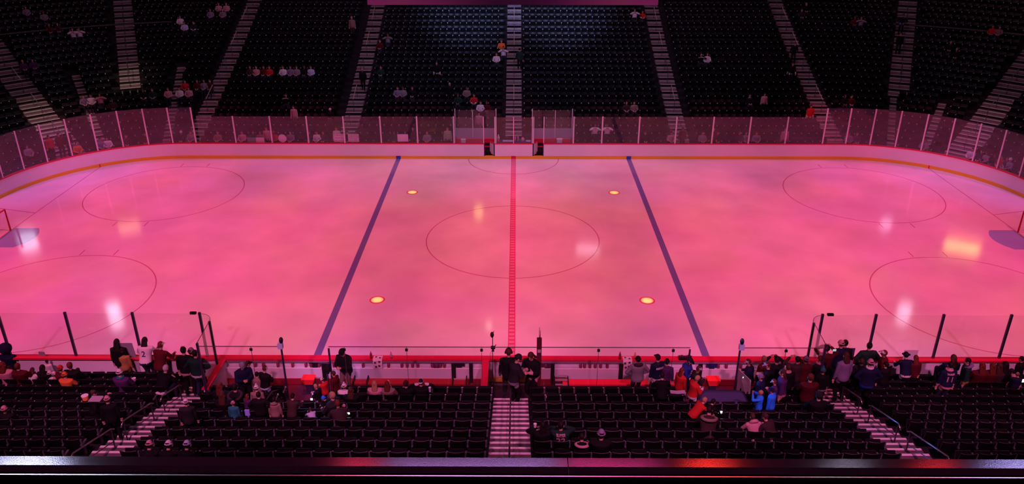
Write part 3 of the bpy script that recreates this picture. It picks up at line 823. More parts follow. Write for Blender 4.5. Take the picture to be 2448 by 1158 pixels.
# ------------------------------------------------------------------ benches on the near side
for s, nm, x0, x1, mm in ((-1, 'left', -6.0, -1.6, mat('bench_shaded_red', (.35, .02, .03), .4)), (1, 'right', 1.9, 6.0, mat('bench_red', (.95, .03, .07), .4))):  # left bench has its shade painted in as a darker red
    t = thing('players_bench', 'long red bench of the %s team box below the near boards' % nm, 'bench')
    b = MB(); b.box2((x0, -13.92, .42), (x1, -13.58, .48)); b.build('seat', mm, t)
    for x in (x0+.2, (x0+x1)/2, x1-.2):
        b = MB(); b.box2((x-.04, -13.85, 0), (x+.04, -13.65, .42)); b.build('leg', M['post_dark'], t)
    # short steps up from the bench floor
for x, lab in ((-5.55, 'low striped step stool left in the left team box'), (-1.9, 'low striped step stool right in the left team box'), (1.85, 'striped step stool in the right team box')):
    t = thing('step_stool', lab, 'stool')
    for i in range(3):
        b = MB(); b.box((x, -13.62-.14*i, .66-.1*i if x > 0 else .50-.1*i), (.48, .05, .035)); b.build('tread', M['pale'], t)
    for e in (-.25, .25):
        b = MB(); b.box((x+e, -13.75, .30), (.04, .42, .6)); b.build('side_panel', M['black'], t)
for x, lab in ((-7.45, 'bright red crate end on the floor of the left tunnel mouth'), (7.42, 'bright red crate end on the floor of the right tunnel mouth')):
    t = thing('crate', lab, 'crate')
    b = MB(); b.loft([[(x-.16, -13.95, .45), (x+.16, -13.95, .45), (x+.16, -13.7, .45), (x-.16, -13.7, .45)], [(x-.24, -14.0, .70), (x+.24, -14.0, .70), (x+.24, -13.65, .70), (x-.24, -13.65, .70)]])
    b.build('tub', mat('crate_red', (1.0, .04, .05), .4), t)
    b = MB(); b.box2((x-.12, -13.9, 0), (x+.12, -13.75, .45)); b.build('stand', M['post_dark'], t)
# bottles and cans on the shelf
dred = mat('bottle_dark_red', (.30, .03, .08), .4); 
for side, xs in (('left', (-9.95, -9.6, -9.3, -8.75, -8.2, -7.7, -7.5, -7.2, -6.65, -5.55, -4.9, -4.6, -4.1, -3.9, -3.7, -3.5, -2.95, -2.8, -2.65, -2.5)), ('right', (1.3, 1.5, 2.6, 2.75, 2.95, 3.15, 3.35, 3.6, 4.4, 4.6, 4.8, 5.0, 7.75, 8.05, 8.6, 8.9))):
    for i, x in enumerate(xs):
        bottle((x, -HY-.2, .70), 'small dark red bottle, %s from the left on the white shelf of the %s bench' % (ORD[i], side), dred, .20, .055, grp='bottles on the %s bench shelf' % side)
def at_cap(u): return at_y(u, 855, -13.15).x
for u, m_, h_, lab in ((887, dred, .30, 'dark red bottle standing on the red cap rail left of the spotted towel'), (935, clear, .28, 'clear bottle on the red cap rail right of the spotted towel, left bench'),
        (1482, dred, .32, 'dark red bottle on the cap rail left of the towel, right bench'), (1518, mat('amber_bottle', (.7, .3, .1), .3), .28, 'amber bottle on the cap rail right of the towel, right bench')):
    bottle((at_cap(u), -13.13, 1.076), lab, m_, h_, .045)
# towels draped over the boards
for u, lab in ((903, 'white towel with dark round marks draped over the rail of the left bench'), (1500, 'white towel with dark round marks draped over the rail of the right bench')):
    x = at_cap(u); t = thing('towel', lab, 'towel')
    b = MB(); pr_ = [(-12.98, 1.09), (-13.10, 1.10), (-13.24, 1.095), (-13.262, 1.06), (-13.275, .9), (-13.28, .72)]
    top = [(x-.17, y, z) for y, z in pr_]; bot = [(x+.17, y, z) for y, z in pr_]
    vs = top+bot; n = len(pr_); fs = [(i, i+1, n+i+1, n+i) for i in range(n-1)]
    b.add(vs, fs); o = b.build('cloth', M['white'], t); md = o.modifiers.new('solid', 'SOLIDIFY'); md.thickness = .01
    b = MB()
    for dx, z in ((-.09, .98), (.07, 1.02), (.06, .84), (-.06, .80)):
        b.tube([(x+dx, -13.285, z), (x+dx, -13.295, z)], .045, 12)
    b.tube([(x-.07, -13.08, 1.103), (x-.07, -13.08, 1.109)], .04, 12); b.tube([(x+.08, -13.14, 1.103), (x+.08, -13.14, 1.109)], .04, 12)
    b.build('round_mark', mat('mark_dark', (.12, .03, .08), .6), t)
# monitors on the shelves
for x, z, m_, lab in ((-7.35, .84, M['black'], 'small dark monitor on the shelf beside the left tunnel'), (-1.95, .86, M['black'], 'small dark monitor on the shelf at the right end of the left bench'),
        (-2.8-.0, .84, mat('violet_box', (.10, .05, .15), .5), 'dark violet box on the left bench shelf'), (1.35, .84, mat('violet_dark', (.08, .04, .08), .5), 'dark monitor at the left end of the right bench shelf'), (7.5, .84, mat('navy_box', (.02, .03, .15), .5), 'navy box on the shelf beside the right tunnel')):
    t = thing('monitor', lab, 'monitor', (x, -HY-.2, z-.14))
    b = MB(); b.box((0, 0, .15), (.42, .05, .24)); b.build('screen_case', m_, t)
    b = MB(); b.box((0, .0, .03), (.06, .04, .06)); b.box((0, 0, .005), (.2, .12, .01)); b.build('stand', M['post_dark'], t)
# lamps on the tunnel posts
for x, lab in ((-7.86, 'small camera over a pale blue box on the left tunnel post'), (7.83, 'small camera over a pale blue box on the right tunnel post')):
    t = thing('post_camera', lab, 'camera', (x, -15.1, 2.86))
    b = MB(); b.box((.04 if x > 0 else -.02, 0, .0), (.17, .13, .20)); b.build('box', mat('pale_blue', (.45, .55, .8), .5), t)
    b = MB(); b.ellipsoid((.03, 0, .22), (.07, .09, .12)); b.box((.03, .05, .12), (.04, .04, .08)); b.build('camera_head', M['black'], t, True)
# camera on a thin stand above the centre
px = at_y(1178, 850, -13.3).x
t = thing('pole_camera', 'black camera on a thin stand beside the centre line', 'camera', (px, -13.5, 0))
b = MB(); b.tube([(0, 0, 0), (0, 0, 1.75)], .012, 6); b.tube([(0, 0, 1.7), (.01, 0, 2.3)], .016, 6); b.build('pole', M['black'], t)
b = MB(); b.box((.02, 0, 1.80), (.16, .1, .08)); b.tube([(.06, 0, 1.8), (.13, 0, 1.92)], .015, 6); b.box((.02, .0, 1.70), (.08, .08, .12)); b.build('clamp', M['black'], t)
b = MB(); b.ellipsoid((-.01, 0, 2.34), (.07, .07, .12)); b.tube([(.03, 0, 2.40), (.06, 0, 2.50)], .012, 6); b.build('camera_head', M['black'], t, True)
b = MB(); b.tube([(-.02, 0, 1.7), (-.09, 0, 1.5), (-.05, 0, 1.2), (-.02, 0, .9), (-.03, 0, .3)], .006, 5); b.build('cable', M['black'], t)
for a in (0, 120, 240):
    b = MB(); b.tube([(0, 0, .35), (.22*cos(radians(a)), .22*sin(radians(a)), .01)], .012, 6); b.build('leg', M['black'], t)
# tall dark case post with aerials, right of the centre stairs
t = thing('equipment_post', 'tall dark red equipment post with two aerials beside the centre stairs', 'post', (.97, -15.1, 0))
b = MB()
b.loft([[(-.05, -.06, .95), (.05, -.06, .95), (.05, .06, .95), (-.05, .06, .95)], [(-.075, -.07, 1.1), (.075, -.07, 1.1), (.075, .07, 1.1), (-.075, .07, 1.1)], [(-.085, -.07, 3.18), (.085, -.07, 3.18), (.085, .07, 3.18), (-.085, .07, 3.18)]])
b.build('case', mat('case_dark_red', (.10, .012, .025), .4), t)
b = MB(); b.box2((-.1, -.06, 0), (.1, .06, .95)); b.build('base', M['cap_red'], t)
b = MB(); b.box((0, -.075, 2.72), (.11, .01, .12)); b.build('label_plate', M['pale'], t)
for dx, h_ in ((0.0, 3.62), (.03, 3.5)):
    b = MB(); b.tube([(dx, 0, 3.15), (dx, 0, h_)], [.014, .006], 6); b.build('aerial', M['black'], t)
# red ice chest with bottle tops beside it
t = thing('ice_chest', 'red chest with white top full of round bottle caps beside the equipment post', 'chest', (1.35, -15.35, .62+.28))
b = MB(); b.loft([[(-.17, -.14, -.28), (.17, -.14, -.28), (.17, .14, -.28), (-.17, .14, -.28)], [(-.21, -.16, .12), (.21, -.16, .12), (.21, .16, .12), (-.21, .16, .12)]]); b.build('body', M['red'], t)
b = MB(); b.box((0, 0, .135), (.46, .36, .03)); b.build('top', M['white'], t)
for dx, dy in ((-.12, -.05), (0, -.08), (.12, -.04), (.02, .08), (-.08, .08), (.12, .09)):
    b = MB(); b.tube([(dx, dy, .15), (dx, dy, .20)], .035, 8); b.build('bottle_cap', dred, t)
# puck bucket on the rail
x = at_cap(1638); t = thing('basket', 'dark basket of looped red straps on the rail left of the right tunnel', 'basket', (x, -13.12, 1.076))
b = MB(); b.box2((-.24, -.09, 0), (.24, .09, .10)); b.build('tub', M['black'], t)
for i in range(6):
    b = MB(); cx_ = -.2+.08*i; b.tube([(cx_+.05*cos(radians(a)), .03*sin(i*2), .10+.06*sin(radians(a))) for a in range(0, 181, 30)], .012, 5); b.build('strap_loop', dred, t)
# canopy over the right tunnel, its front beam, and rails of the left tunnel
t = thing('tunnel_canopy', 'dark blue fabric canopy stretched over the right tunnel', 'canopy')
b = MB(); cols = 12; rows_ = 6; vs = []
for j in range(rows_+1):
    for i in range(cols+1):
        u_ = i/cols; v_ = j/rows_; xx = 6.25+.2*v_*0+1.65*u_; yy = -15.95-1.12*v_
        vs.append((xx, yy, 1.62+.10*sin(pi*u_)*(1-.6*v_)-.05*abs(sin(pi*u_*3))*v_+.02*sin(9*u_+4*v_)))
fs = [(j*(cols+1)+i, (j+1)*(cols+1)+i, (j+1)*(cols+1)+i+1, j*(cols+1)+i+1) for j in range(rows_) for i in range(cols)]
b.add(vs, fs); o = b.build('fabric', mat('canopy_blue', (.055, .055, .14), .6, bump=.3, bscale=40), t, True); md = o.modifiers.new('solid', 'SOLIDIFY'); md.thickness = .02
b = MB(); b.box2((6.2, -17.2, 1.55), (8.1, -17.08, 1.68)); b.build('beam', M['black'], t)
for x in (6.22, 8.0):
    b = MB(); b.tube([(x, -17.14, 0), (x, -17.14, 1.6)], .03, 6); b.tube([(x, -15.95, 0), (x, -15.95, 1.62)], .02, 6); b.build('upright', M['post_dark'], t)
t = thing('side_screen', 'pale translucent side panel standing at the right tunnel edge', 'panel')
b = MB(); b.hexa([(7.88, -15.2, .95), (8.0, -16.3, 1.05), (8.03, -16.3, 1.05), (7.91, -15.2, .95), (7.85, -15.15, 2.0), (8.05, -15.9, 2.05), (8.08, -15.9, 2.05), (7.88, -15.15, 2.0)]); b.build('sheet', M['pale'], t)
b = MB(); b.tube([(7.95, -15.1, 1.0), (8.02, -16.2, 1.45), (8.05, -17.2, 1.75)], .025, 6); b.build('rail', M['rail_dark'], t)
t = thing('tunnel_rail', 'dark sloping handrail along the left edge of the left tunnel', 'handrail')
b = MB(); b.tube([(-8.0, -15.1, 1.1), (-8.0, -16.2, 1.75), (-8.0, -17.2, 1.95)], .022, 6); b.build('top_rail', M['rail_dark'], t)
b = MB(); b.tube([(-8.0, -15.1, .75), (-8.0, -16.2, 1.3), (-8.0, -17.2, 1.5)], .014, 6); b.build('mid_rail', M['rail_dark'], t)
for y in (-15.2, -16.2, -17.2):
    b = MB(); b.tube([(-8.0, y, 0), (-8.0, y, {-15.2: 1.12, -16.2: 1.75, -17.2: 1.95}[y])], .018, 6); b.build('upright', M['rail_dark'], t)
for i, (x0, x1) in enumerate(TUN):
    b = MB(); b.box2((x0, -17.1, -.055), (x1, -13.35, .012)); o = b.build('floor_tunnel_carpet', M['carpet']); tag(o, 'dark carpet on the floor of the %s tunnel mouth' % ('left', 'right')[i], kind='structure')
    for x in (x0, x1):
        b = MB(); b.box2((x-.03, -17.15, 0), (x+.03, -15.2, .92)); o = b.build('wall_tunnel', M['concrete']); tag(o, 'low dark side wall of the tunnel mouth', kind='structure')
for x0, x1 in ((-10.7, -1.0), (1.0, 10.7)):
    b = MB(); b.box2((x0, -15.05, -.055), (x1, -13.32, .008)); o = b.build('floor_bench', mat('bench_floor', (.12, .012, .03), .6)); tag(o, 'dark red rubber floor of the players\' box', kind='structure')

# ------------------------------------------------------------------ goals
for s, lab in ((-1, 'hockey goal with red pipes and white net at the left edge'), (1, 'hockey goal with red pipes and white net at the right edge')):
    t = thing('hockey_goal', lab, 'goal'); gx = s*27.13
    b = MB(); b.tube([(gx, -.92, 0), (gx, -.92, 1.22), (gx, .92, 1.22), (gx, .92, 0)], .045, 8); b.build('goal_frame', mat('goal_red', (.5, .02, .05), .4), t)
    b = MB(); b.tube([(gx, -.92, .03), (gx+s*.8, -1.0, .03), (gx+s*1.1, -.5, .03), (gx+s*1.1, .5, .03), (gx+s*.8, 1.0, .03), (gx, .92, .03)], .03, 6)
    b.tube([(gx, -.92, 1.2), (gx+s*.45, -.6, 1.2), (gx+s*.5, 0, 1.2), (gx+s*.45, .6, 1.2), (gx, .92, 1.2)], .025, 6); b.build('base_frame', M['net'], t)
    b = MB()
    for i in range(25):
        f_ = -1+2*i/24; yb = f_*1.0; xb = gx+s*(1.1-.3*abs(f_)**3); xt = gx+s*(.5-.2*abs(f_)**3)
        b.tube([(xb, yb, .03), (xt, f_*.75, 1.2), (gx, f_*.9, 1.22)], .005, 3)
    for j in range(11):
        h_ = j/11; b.tube([(gx+s*.02, -.92, .03+1.17*h_)]+[(gx+s*((1.1-.6*h_)-.3*abs(f_)**3), f_*(1-.25*h_), .03+1.17*h_) for f_ in [-1+2*i/10 for i in range(11)]]+[(gx+s*.02, .92, .03+1.17*h_)], .005, 3)
    b.build('net', M['net'], t)

# ------------------------------------------------------------------ people
import numpy as np
class Body:
    def __init__(s): s.mb = MB(); s.seg = []
    def limb(s, pts, rs, slot, n=10, flat=None):
        pts = [Vector(p) for p in pts]
        # rounded ends
        d0 = (pts[0]-pts[1]).normalized(); d1 = (pts[-1]-pts[-2]).normalized()
        P = [pts[0]+d0*rs[0]*.8, pts[0]+d0*rs[0]*.5]+pts+[pts[-1]+d1*rs[-1]*.5, pts[-1]+d1*rs[-1]*.8]
        R = [rs[0]*.35, rs[0]*.8]+list(rs)+[rs[-1]*.8, rs[-1]*.35]
        s.mb.tube(P, R, n)
        for i in range(len(pts)-1): s.seg.append((pts[i], pts[i+1], rs[i], rs[i+1], slot[i] if isinstance(slot, (list, tuple)) else slot))
    def blob(s, c, r, slot, R=None):
        s.mb.ellipsoid(c, r, nu=14, nv=9, R=R); c = Vector(c); s.seg.append((c, c+Vector((0,0,.001)), sum(r)/3, sum(r)/3, slot))
def ik(a, c, l1, l2, hint):
    a, c, hint = Vector(a), Vector(c), Vector(hint); d = c-a; L = min(d.length, (l1+l2)*.995); dn = d.normalized()
    x = (l1*l1-l2*l2+L*L)/(2*L); h = sqrt(max(l1*l1-x*x, 0)); hp = (hint-dn*hint.dot(dn)).normalized()
    return a+dn*x+hp*h, a+dn*L
def hand(B, w_, dirv, palm, side, curl):
    """palm, four unequal bent fingers and a thumb leaving the side of the palm"""
    d = Vector(dirv).normalized(); n = Vector(palm); n = (n-d*n.dot(d)).normalized(); t = d.cross(n)*side
    w_ = Vector(w_); B.limb([w_, w_+d*.04, w_+d*.085], [.024, .034, .034], 2, 10)
    for k, (o, L) in enumerate(((-.027, .062), (-.009, .072), (.009, .068), (.027, .052))):
        p0 = w_+d*.085+t*o; a1 = curl*.5; a2 = curl
        p1 = p0+(d*cos(a1)+n*sin(a1))*L*.45; p2 = p1+(d*cos(a2)+n*sin(a2))*L*.35; p3 = p2+(d*cos(a2*1.5)+n*sin(a2*1.5))*L*.25
        B.limb([p0-d*.02, p1, p2, p3], [.0105, .0100, .0095, .0085], 2, 6)
    q = w_+d*.03-t*.025; B.limb([q, q-t*.02+d*.025, q-t*.022+d*.05+n*.015], [.012, .011, .009], 2, 6)
def rot(lean): return Matrix.Rotation(-radians(lean), 3, 'X')
POSES = {}
def make_pose(name, pelvis=(0, 0, .93), lean=3, hp=5, hy=0, hands=((-.25, .06, .80), (.25, .06, .80)), eh=(0, -1, -.2), feet=((-.12, 0, 0), (.12, .02, 0)), kh=(0, 1, 0), bulk=1.15, curl=.6, wide=1.0, palm=(0, -.3, -1)):
    B = Body(); pel = Vector(pelvis); R = rot(lean)
    def T(x, y, h): return pel+R@Vector((x, y, h))
    rings = []
    prof = ((-.13, .150, .115), (-.04, .172, .128), (.08, .165, .122), (.20, .165, .125), (.32, .185, .130), (.42, .190, .122), (.475, .130, .095), (.51, .06, .06))
    for h, rx, ry in prof:
        k = bulk if h < .45 else 1.0
        rings.append([T(rx*k*wide*cos(2*pi*i/18), ry*k*sin(2*pi*i/18)+.012*sin(h*9), h) for i in range(18)])
    B.mb.loft(rings)
    for x in (-.08, 0, .08):
        B.seg.append((T(x, 0, -.06), T(x, 0, .42), .11, .11, 0))
    B.seg.append((T(-.12, 0, -.12), T(.12, 0, -.12), .12, .12, 6)); B.seg.append((T(0, 0, -.16), T(0, 0, -.17), .10, .10, 1))
    # neck and head
    neck = T(0, .0, .50); Rh = Matrix.Rotation(radians(hy), 3, 'Z')@rot(lean*.4+hp)
    hc = neck+rot(lean*.7+hp*.4)@Vector((0, .015, .155))
    B.limb([T(0, 0, .46), hc-Vector((0, 0, .05))], [.055, .05], 2)
    H = lambda x, y, z: hc+Rh@Vector((x, y, z))
    B.blob(hc+Rh@Vector((0, -.005, .012)), (.076, .096, .108), 2, Rh)
    B.blob(H(0, .028, -.062), (.052, .058, .055), 2, Rh)
    B.limb([H(0, .085, .012), H(0, .106, -.020)], [.010, .016], 2, 6)
    B.limb([H(-.02, .086, -.052), H(.02, .086, -.052)], [.009, .009], 5, 6)
    for s in (-1, 1): B.blob(H(s*.079, -.005, -.008), (.012, .02, .032), 2, Rh)
    # arms
    for i, s in enumerate((-1, 1)):
        sh = T(s*.185*wide, 0, .43); hd = Vector(hands[i]); hint = Vector((s*.5+eh[0]*s, eh[1], eh[2]))
        el, wr = ik(sh, hd, .285, .255, hint); k = bulk
        B.limb([T(s*.12, 0, .43), sh, el], [.062*k, .062*k, .050*k], 0)
        mid = el.lerp(wr, .55)
        B.limb([el, mid, el.lerp(wr, .93)], [.050*k, .046*k, .038*k], [0, 6])
        hand(B, wr, (wr-el), palm, s, curl)
    # legs
    for i, s in enumerate((-1, 1)):
        hpj = T(s*.09, 0, -.03) if pel.z > .7 else T(s*.10, .02, -.06)
        ft = Vector(feet[i]); an = ft+Vector((0, -.03, .085))
        kn, an = ik(hpj, an, .435, .43, kh)
        B.limb([hpj, kn], [.098, .072], 1); B.limb([kn, an.lerp(kn, .08)], [.070, .055], 1)
        B.limb([an+Vector((0, -.02, -.04)), ft+Vector((0, .06, .045)), ft+Vector((0, .15, .035))], [.042, .042, .032], 3)
    me = B.mb.mesh('tmp', [M['white']]); o = bpy.data.objects.new('tmp', me); COL.objects.link(o)
    md = o.modifiers.new('r', 'REMESH'); md.mode = 'VOXEL'; md.voxel_size = .0105
    m3 = o.modifiers.new('s', 'SMOOTH'); m3.factor = .4; m3.iterations = 1
    m2 = o.modifiers.new('d', 'DECIMATE'); m2.ratio = .30
    dg = bpy.context.evaluated_depsgraph_get(); res = bpy.data.meshes.new_from_object(o.evaluated_get(dg)); res.name = 'body_'+name
    bpy.data.objects.remove(o)
    nf = len(res.polygons); c = np.empty(nf*3); res.polygons.foreach_get('center', c); c = c.reshape(-1, 3)
    best = np.full(nf, 1e9); idx = np.zeros(nf, int)
    for a, b_, r0, r1, sl in B.seg:
        a = np.array(a); d = np.array(b_)-a; t = np.clip(((c-a)@d)/max(d@d, 1e-9), 0, 1); q = np.linalg.norm(c-(a+t[:, None]*d), axis=1)-(r0+(r1-r0)*t)
        m_ = q < best; best[m_] = q[m_]; idx[m_] = sl
    for s in (-1, 1):
        e = np.array(H(s*.031, .090, .012)); idx[np.linalg.norm(c-e, axis=1) < .013] = 4
    for i in range(7): res.materials.append(M['white'])
    res.polygons.foreach_set('material_index', idx.tolist()); res.polygons.foreach_set('use_smooth', [True]*nf); res.update()
    top = max(v.co.z for v in res.vertices)
    HM = Matrix.Translation(hc)@Rh.to_4x4(); BM = Matrix.Translation(T(0, -.16*bulk, .26))@R.to_4x4()
    POSES[name] = dict(me=res, top=hc.z+.12, HM=HM, BM=BM, NM=Matrix.Translation(neck)@R.to_4x4(), hands=hands, bvh=None, pel=pel, R=R)
make_pose('stand')
make_pose('phone', lean=6, hp=32, hands=((-.05, .30, 1.14), (.07, .32, 1.16)), eh=(.2, -.3, -1), curl=1.1, bulk=1.25)
make_pose('lean', lean=20, hp=8, pelvis=(0, -.08, .92), hands=((-.2, .42, 1.06), (.2, .44, 1.08)), eh=(.3, -.3, -1), curl=1.0)
make_pose('akimbo', lean=2, hp=6, hands=((-.19, .08, 1.00), (.19, .08, 1.00)), eh=(1.2, -.6, 0), bulk=1.3, wide=1.05)
make_pose('photo', lean=0, hp=-2, hands=((-.10, .30, 1.50), (.12, .30, 1.50)), eh=(.8, .1, -1), curl=1.0)
make_pose('walk', lean=8, hp=14, hands=((-.25, .22, .88), (.26, -.12, .84)), feet=((-.10, .26, -.06), (.12, -.20, .10)))
make_pose('reach', lean=10, hp=10, hands=((-.30, .50, 1.22), (.24, .20, .90)), eh=(.3, -.4, -1))
make_pose('bend', lean=42, hp=0, pelvis=(0, -.2, .90), hands=((-.22, .48, .86), (.20, .50, .84)), eh=(.5, .1, 1), feet=((-.14, -.02, 0), (.14, .04, 0)))
make_pose('sit', pelvis=(0, .05, .52), lean=-4, hp=6, hands=((-.10, .36, .66), (.12, .34, .66)), eh=(.7, -.3, -1), feet=((-.12, .50, 0), (.12, .48, 0)), kh=(0, .3, 1), curl=.8, bulk=1.25)
make_pose('sitlean', pelvis=(0, .05, .52), lean=30, hp=10, hands=((-.06, .52, .70), (.06, .53, .70)), eh=(.8, 0, -1), feet=((-.14, .48, 0), (.14, .46, 0)), kh=(0, .3, 1), curl=1.1, bulk=1.25)
make_pose('sitarms', pelvis=(0, .05, .52), lean=2, hp=4, hands=((-.12, .26, .98), (.12, .28, .98)), eh=(1.1, -.2, -.6), feet=((-.14, .50, 0), (.14, .48, 0)), kh=(0, .3, 1), curl=1.0, bulk=1.3)

MC = {}
def cm(c, rough=.8):
    k = tuple(round(q, 3) for q in c)
    if k not in MC: MC[k] = mat('cloth_%d' % len(MC), c, rough, .15, bump=.15, bscale=90)
    return MC[k]
CN = dict(black=(.005, .005, .006), charcoal=(.016, .016, .018), navy=(.007, .010, .035), blue=(.015, .035, .25), bright=(.02, .22, .95), teal=(.02, .16, .18), green=(.008, .035, .024), lime=(.30, .42, .26),
    red=(.45, .02, .02), dred=(.07, .006, .01), orange=(.6, .16, .04), pink=(.48, .24, .28), white=(.60, .58, .60), grey=(.20, .19, .21), lilac=(.19, .15, .25), purple=(.06, .02, .09), tan=(.22, .15, .13),
    brown=(.04, .02, .022), gold=(.30, .18, .06), pale=(.42, .48, .66), denim=(.02, .025, .05), yellow=(.7, .55, .1))
SK = [(.50, .30, .22), (.45, .25, .18), (.24, .13, .08), (.55, .34, .26)]
HR = dict(black=(.012, .008, .008), brown=(.06, .025, .015), blond=(.35, .22, .11), red=(.12, .025, .015), grey=(.4, .38, .38))
EYE = mat('eye', (.02, .015, .015), .2); LIP = mat('lip', (.45, .12, .12), .5); SHOE = mat('shoe', (.03, .03, .03), .6)
HMESH = {}
def head_mesh(kind):
    if kind in HMESH: return HMESH[kind]
    b = MB()
    if kind in ('short', 'long', 'bun', 'pony'):
        b.ellipsoid((0, -.016, .026), (.084, .100, .108), nu=14, nv=9)
        if kind == 'long':
            rr = []
            for z, wx, wy, y in ((.05, .084, .05, -.05), (-.04, .092, .045, -.06), (-.12, .100, .04, -.075), (-.22, .095, .035, -.10), (-.30, .06, .025, -.11)):
                rr.append([(wx*cos(2*pi*i/12), y+wy*sin(2*pi*i/12), z) for i in range(12)])
            b.loft(rr[::-1])
        if kind == 'bun': b.ellipsoid((0, -.07, .12), (.042, .042, .042))
        if kind == 'pony': b.tube([(0, -.10, .05), (0, -.16, .02), (0, -.16, -.10), (0, -.14, -.20)], [.02, .03, .028, .01], 8)
    elif kind in ('beanie', 'pombeanie'):
        b.ellipsoid((0, -.006, .030), (.088, .108, .112), cut=-.05, nu=14, nv=9)
        b.tube([(.087*cos(2*pi*i/16), -.006+.107*sin(2*pi*i/16), .030) for i in range(16)], .016, 6, closed=True)
        if kind == 'pombeanie': b.ellipsoid((0, -.01, .165), (.035, .035, .035))
    elif kind in ('cap', 'backcap'):
        b.ellipsoid((0, -.006, .030), (.086, .106, .098), cut=.05, nu=14, nv=9)
        s = 1 if kind == 'cap' else -1
        pts = []
        for th in (0, .008):
            ring_ = [(.075*cos(a), s*(.085+.085*sin(a)), .040+th-.012*sin(a)) for a in [pi*i/8 for i in range(9)]]
            pts.append(ring_)
        b.loft(pts)
    elif kind == 'brim':
        b.ellipsoid((0, 0, .03), (.085, .105, .11), cut=.0, nu=14, nv=9); b.tube([(.12*cos(2*pi*i/16), .14*sin(2*pi*i/16), .035) for i in range(16)], .02, 6, closed=True)
    elif kind == 'bighat': b.ellipsoid((0, 0, .06), (.20, .20, .19), nu=16, nv=10)
    elif kind == 'phones':
        for s in (-1, 1): b.ellipsoid((s*.09, 0, -.01), (.025, .04, .045))
        b.tube([(.09*cos(a), 0, .02+.11*sin(a)) for a in [pi*i/10 for i in range(11)]], .01, 6)
    HMESH[kind] = b.mesh('hat_'+kind, [M['white']], True); return HMESH[kind]
def neck_mesh(kind):
    if 'n'+kind in HMESH: return HMESH['n'+kind]
    b = MB()
    if kind == 'hood': b.tube([(.12*cos(a), -.03+.10*sin(a), -.01+(.05 if sin(a) < 0 else -.06)*abs(sin(a))) for a in [2*pi*i/14 for i in range(14)]], [.04+.025*max(0, -sin(2*pi*i/14)) for i in range(14)], 8, closed=True)
    if kind == 'fur': b.tube([(.19*cos(a), -.09+.16*sin(a), -.05+(-.05 if sin(a) < 0 else .03)*abs(sin(a))) for a in [2*pi*i/20 for i in range(20)]], .045, 8, closed=True)
    if kind == 'scarf': b.tube([(.085*cos(a), .01+.085*sin(a), .01) for a in [2*pi*i/14 for i in range(14)]], .035, 8, closed=True)
    HMESH['n'+kind] = b.mesh('neck_'+kind, [M['white']], True); return HMESH['n'+kind]
def paint(o, ms):
    for i, m_ in enumerate(ms):
        o.material_slots[i].link = 'OBJECT'; o.material_slots[i].material = m_
rp = random.Random(5)
def person(loc, rz, pose, H, label, top='black', legs='denim', hair='short', haircol='brown', hat=None, hatcol='white', trim=None, neckw=None, neckcol='grey', group=None, skin=None, text=None):
    P = POSES[pose]; t = thing('person', label, 'person', loc, rz, group); sc = H/1.755; t.scale = (sc, sc, sc)
    bo = link('body', P['me'], t); sk = cm(SK[skin if skin is not None else rp.choice((0, 0, 0, 1, 3, 2))], .6)
    paint(bo, [cm(CN[top]), cm(CN[legs]), sk, SHOE, EYE, LIP, cm(CN[trim or top])])
    if hair:
        h_ = link('hair', head_mesh(hair), t); h_.matrix_local = P['HM']; paint(h_, [cm(HR[haircol], .6)])
    if hat:
        h_ = link('hat' if hat != 'phones' else 'headphones', head_mesh(hat), t); h_.matrix_local = P['HM']; paint(h_, [cm(CN[hatcol])])
    if neckw:
        h_ = link('hood' if neckw != 'scarf' else 'scarf', neck_mesh(neckw), t); h_.matrix_local = P['NM']; paint(h_, [cm(CN[neckcol])])
    if text:
        for word, size, dz, col in text:
            cu = bpy.data.curves.new('lettering', 'FONT'); cu.body = word; cu.size = size; cu.align_x = 'CENTER'; cu.align_y = 'CENTER'; cu.extrude = .004; cu.offset = .004
            to = bpy.data.objects.new('tmp', cu); COL.objects.link(to); dg = bpy.context.evaluated_depsgraph_get()
            me = bpy.data.meshes.new_from_object(to.evaluated_get(dg)); bpy.data.objects.remove(to)
            if P['bvh'] is None: P['bvh'] = BVHTree.FromPolygons([v.co[:] for v in P['me'].vertices], [p.vertices[:] for p in P['me'].polygons])
            R = P['R']; n_ = R@Vector((0, 1, 0))
            for v in me.vertices:
                q = P['pel']+R@Vector((v.co.x, -.5, .24+dz+v.co.y)); hit = P['bvh'].ray_cast(q, n_)
                d_ = .004 if v.co.z > 0 else .0
                v.co = (hit[0]-n_*(.006+d_)) if hit[0] is not None and hit[3] < .6 else q+n_*.36
            me.materials.append(cm(CN[col])); link('jersey_lettering', me, t)
    return t

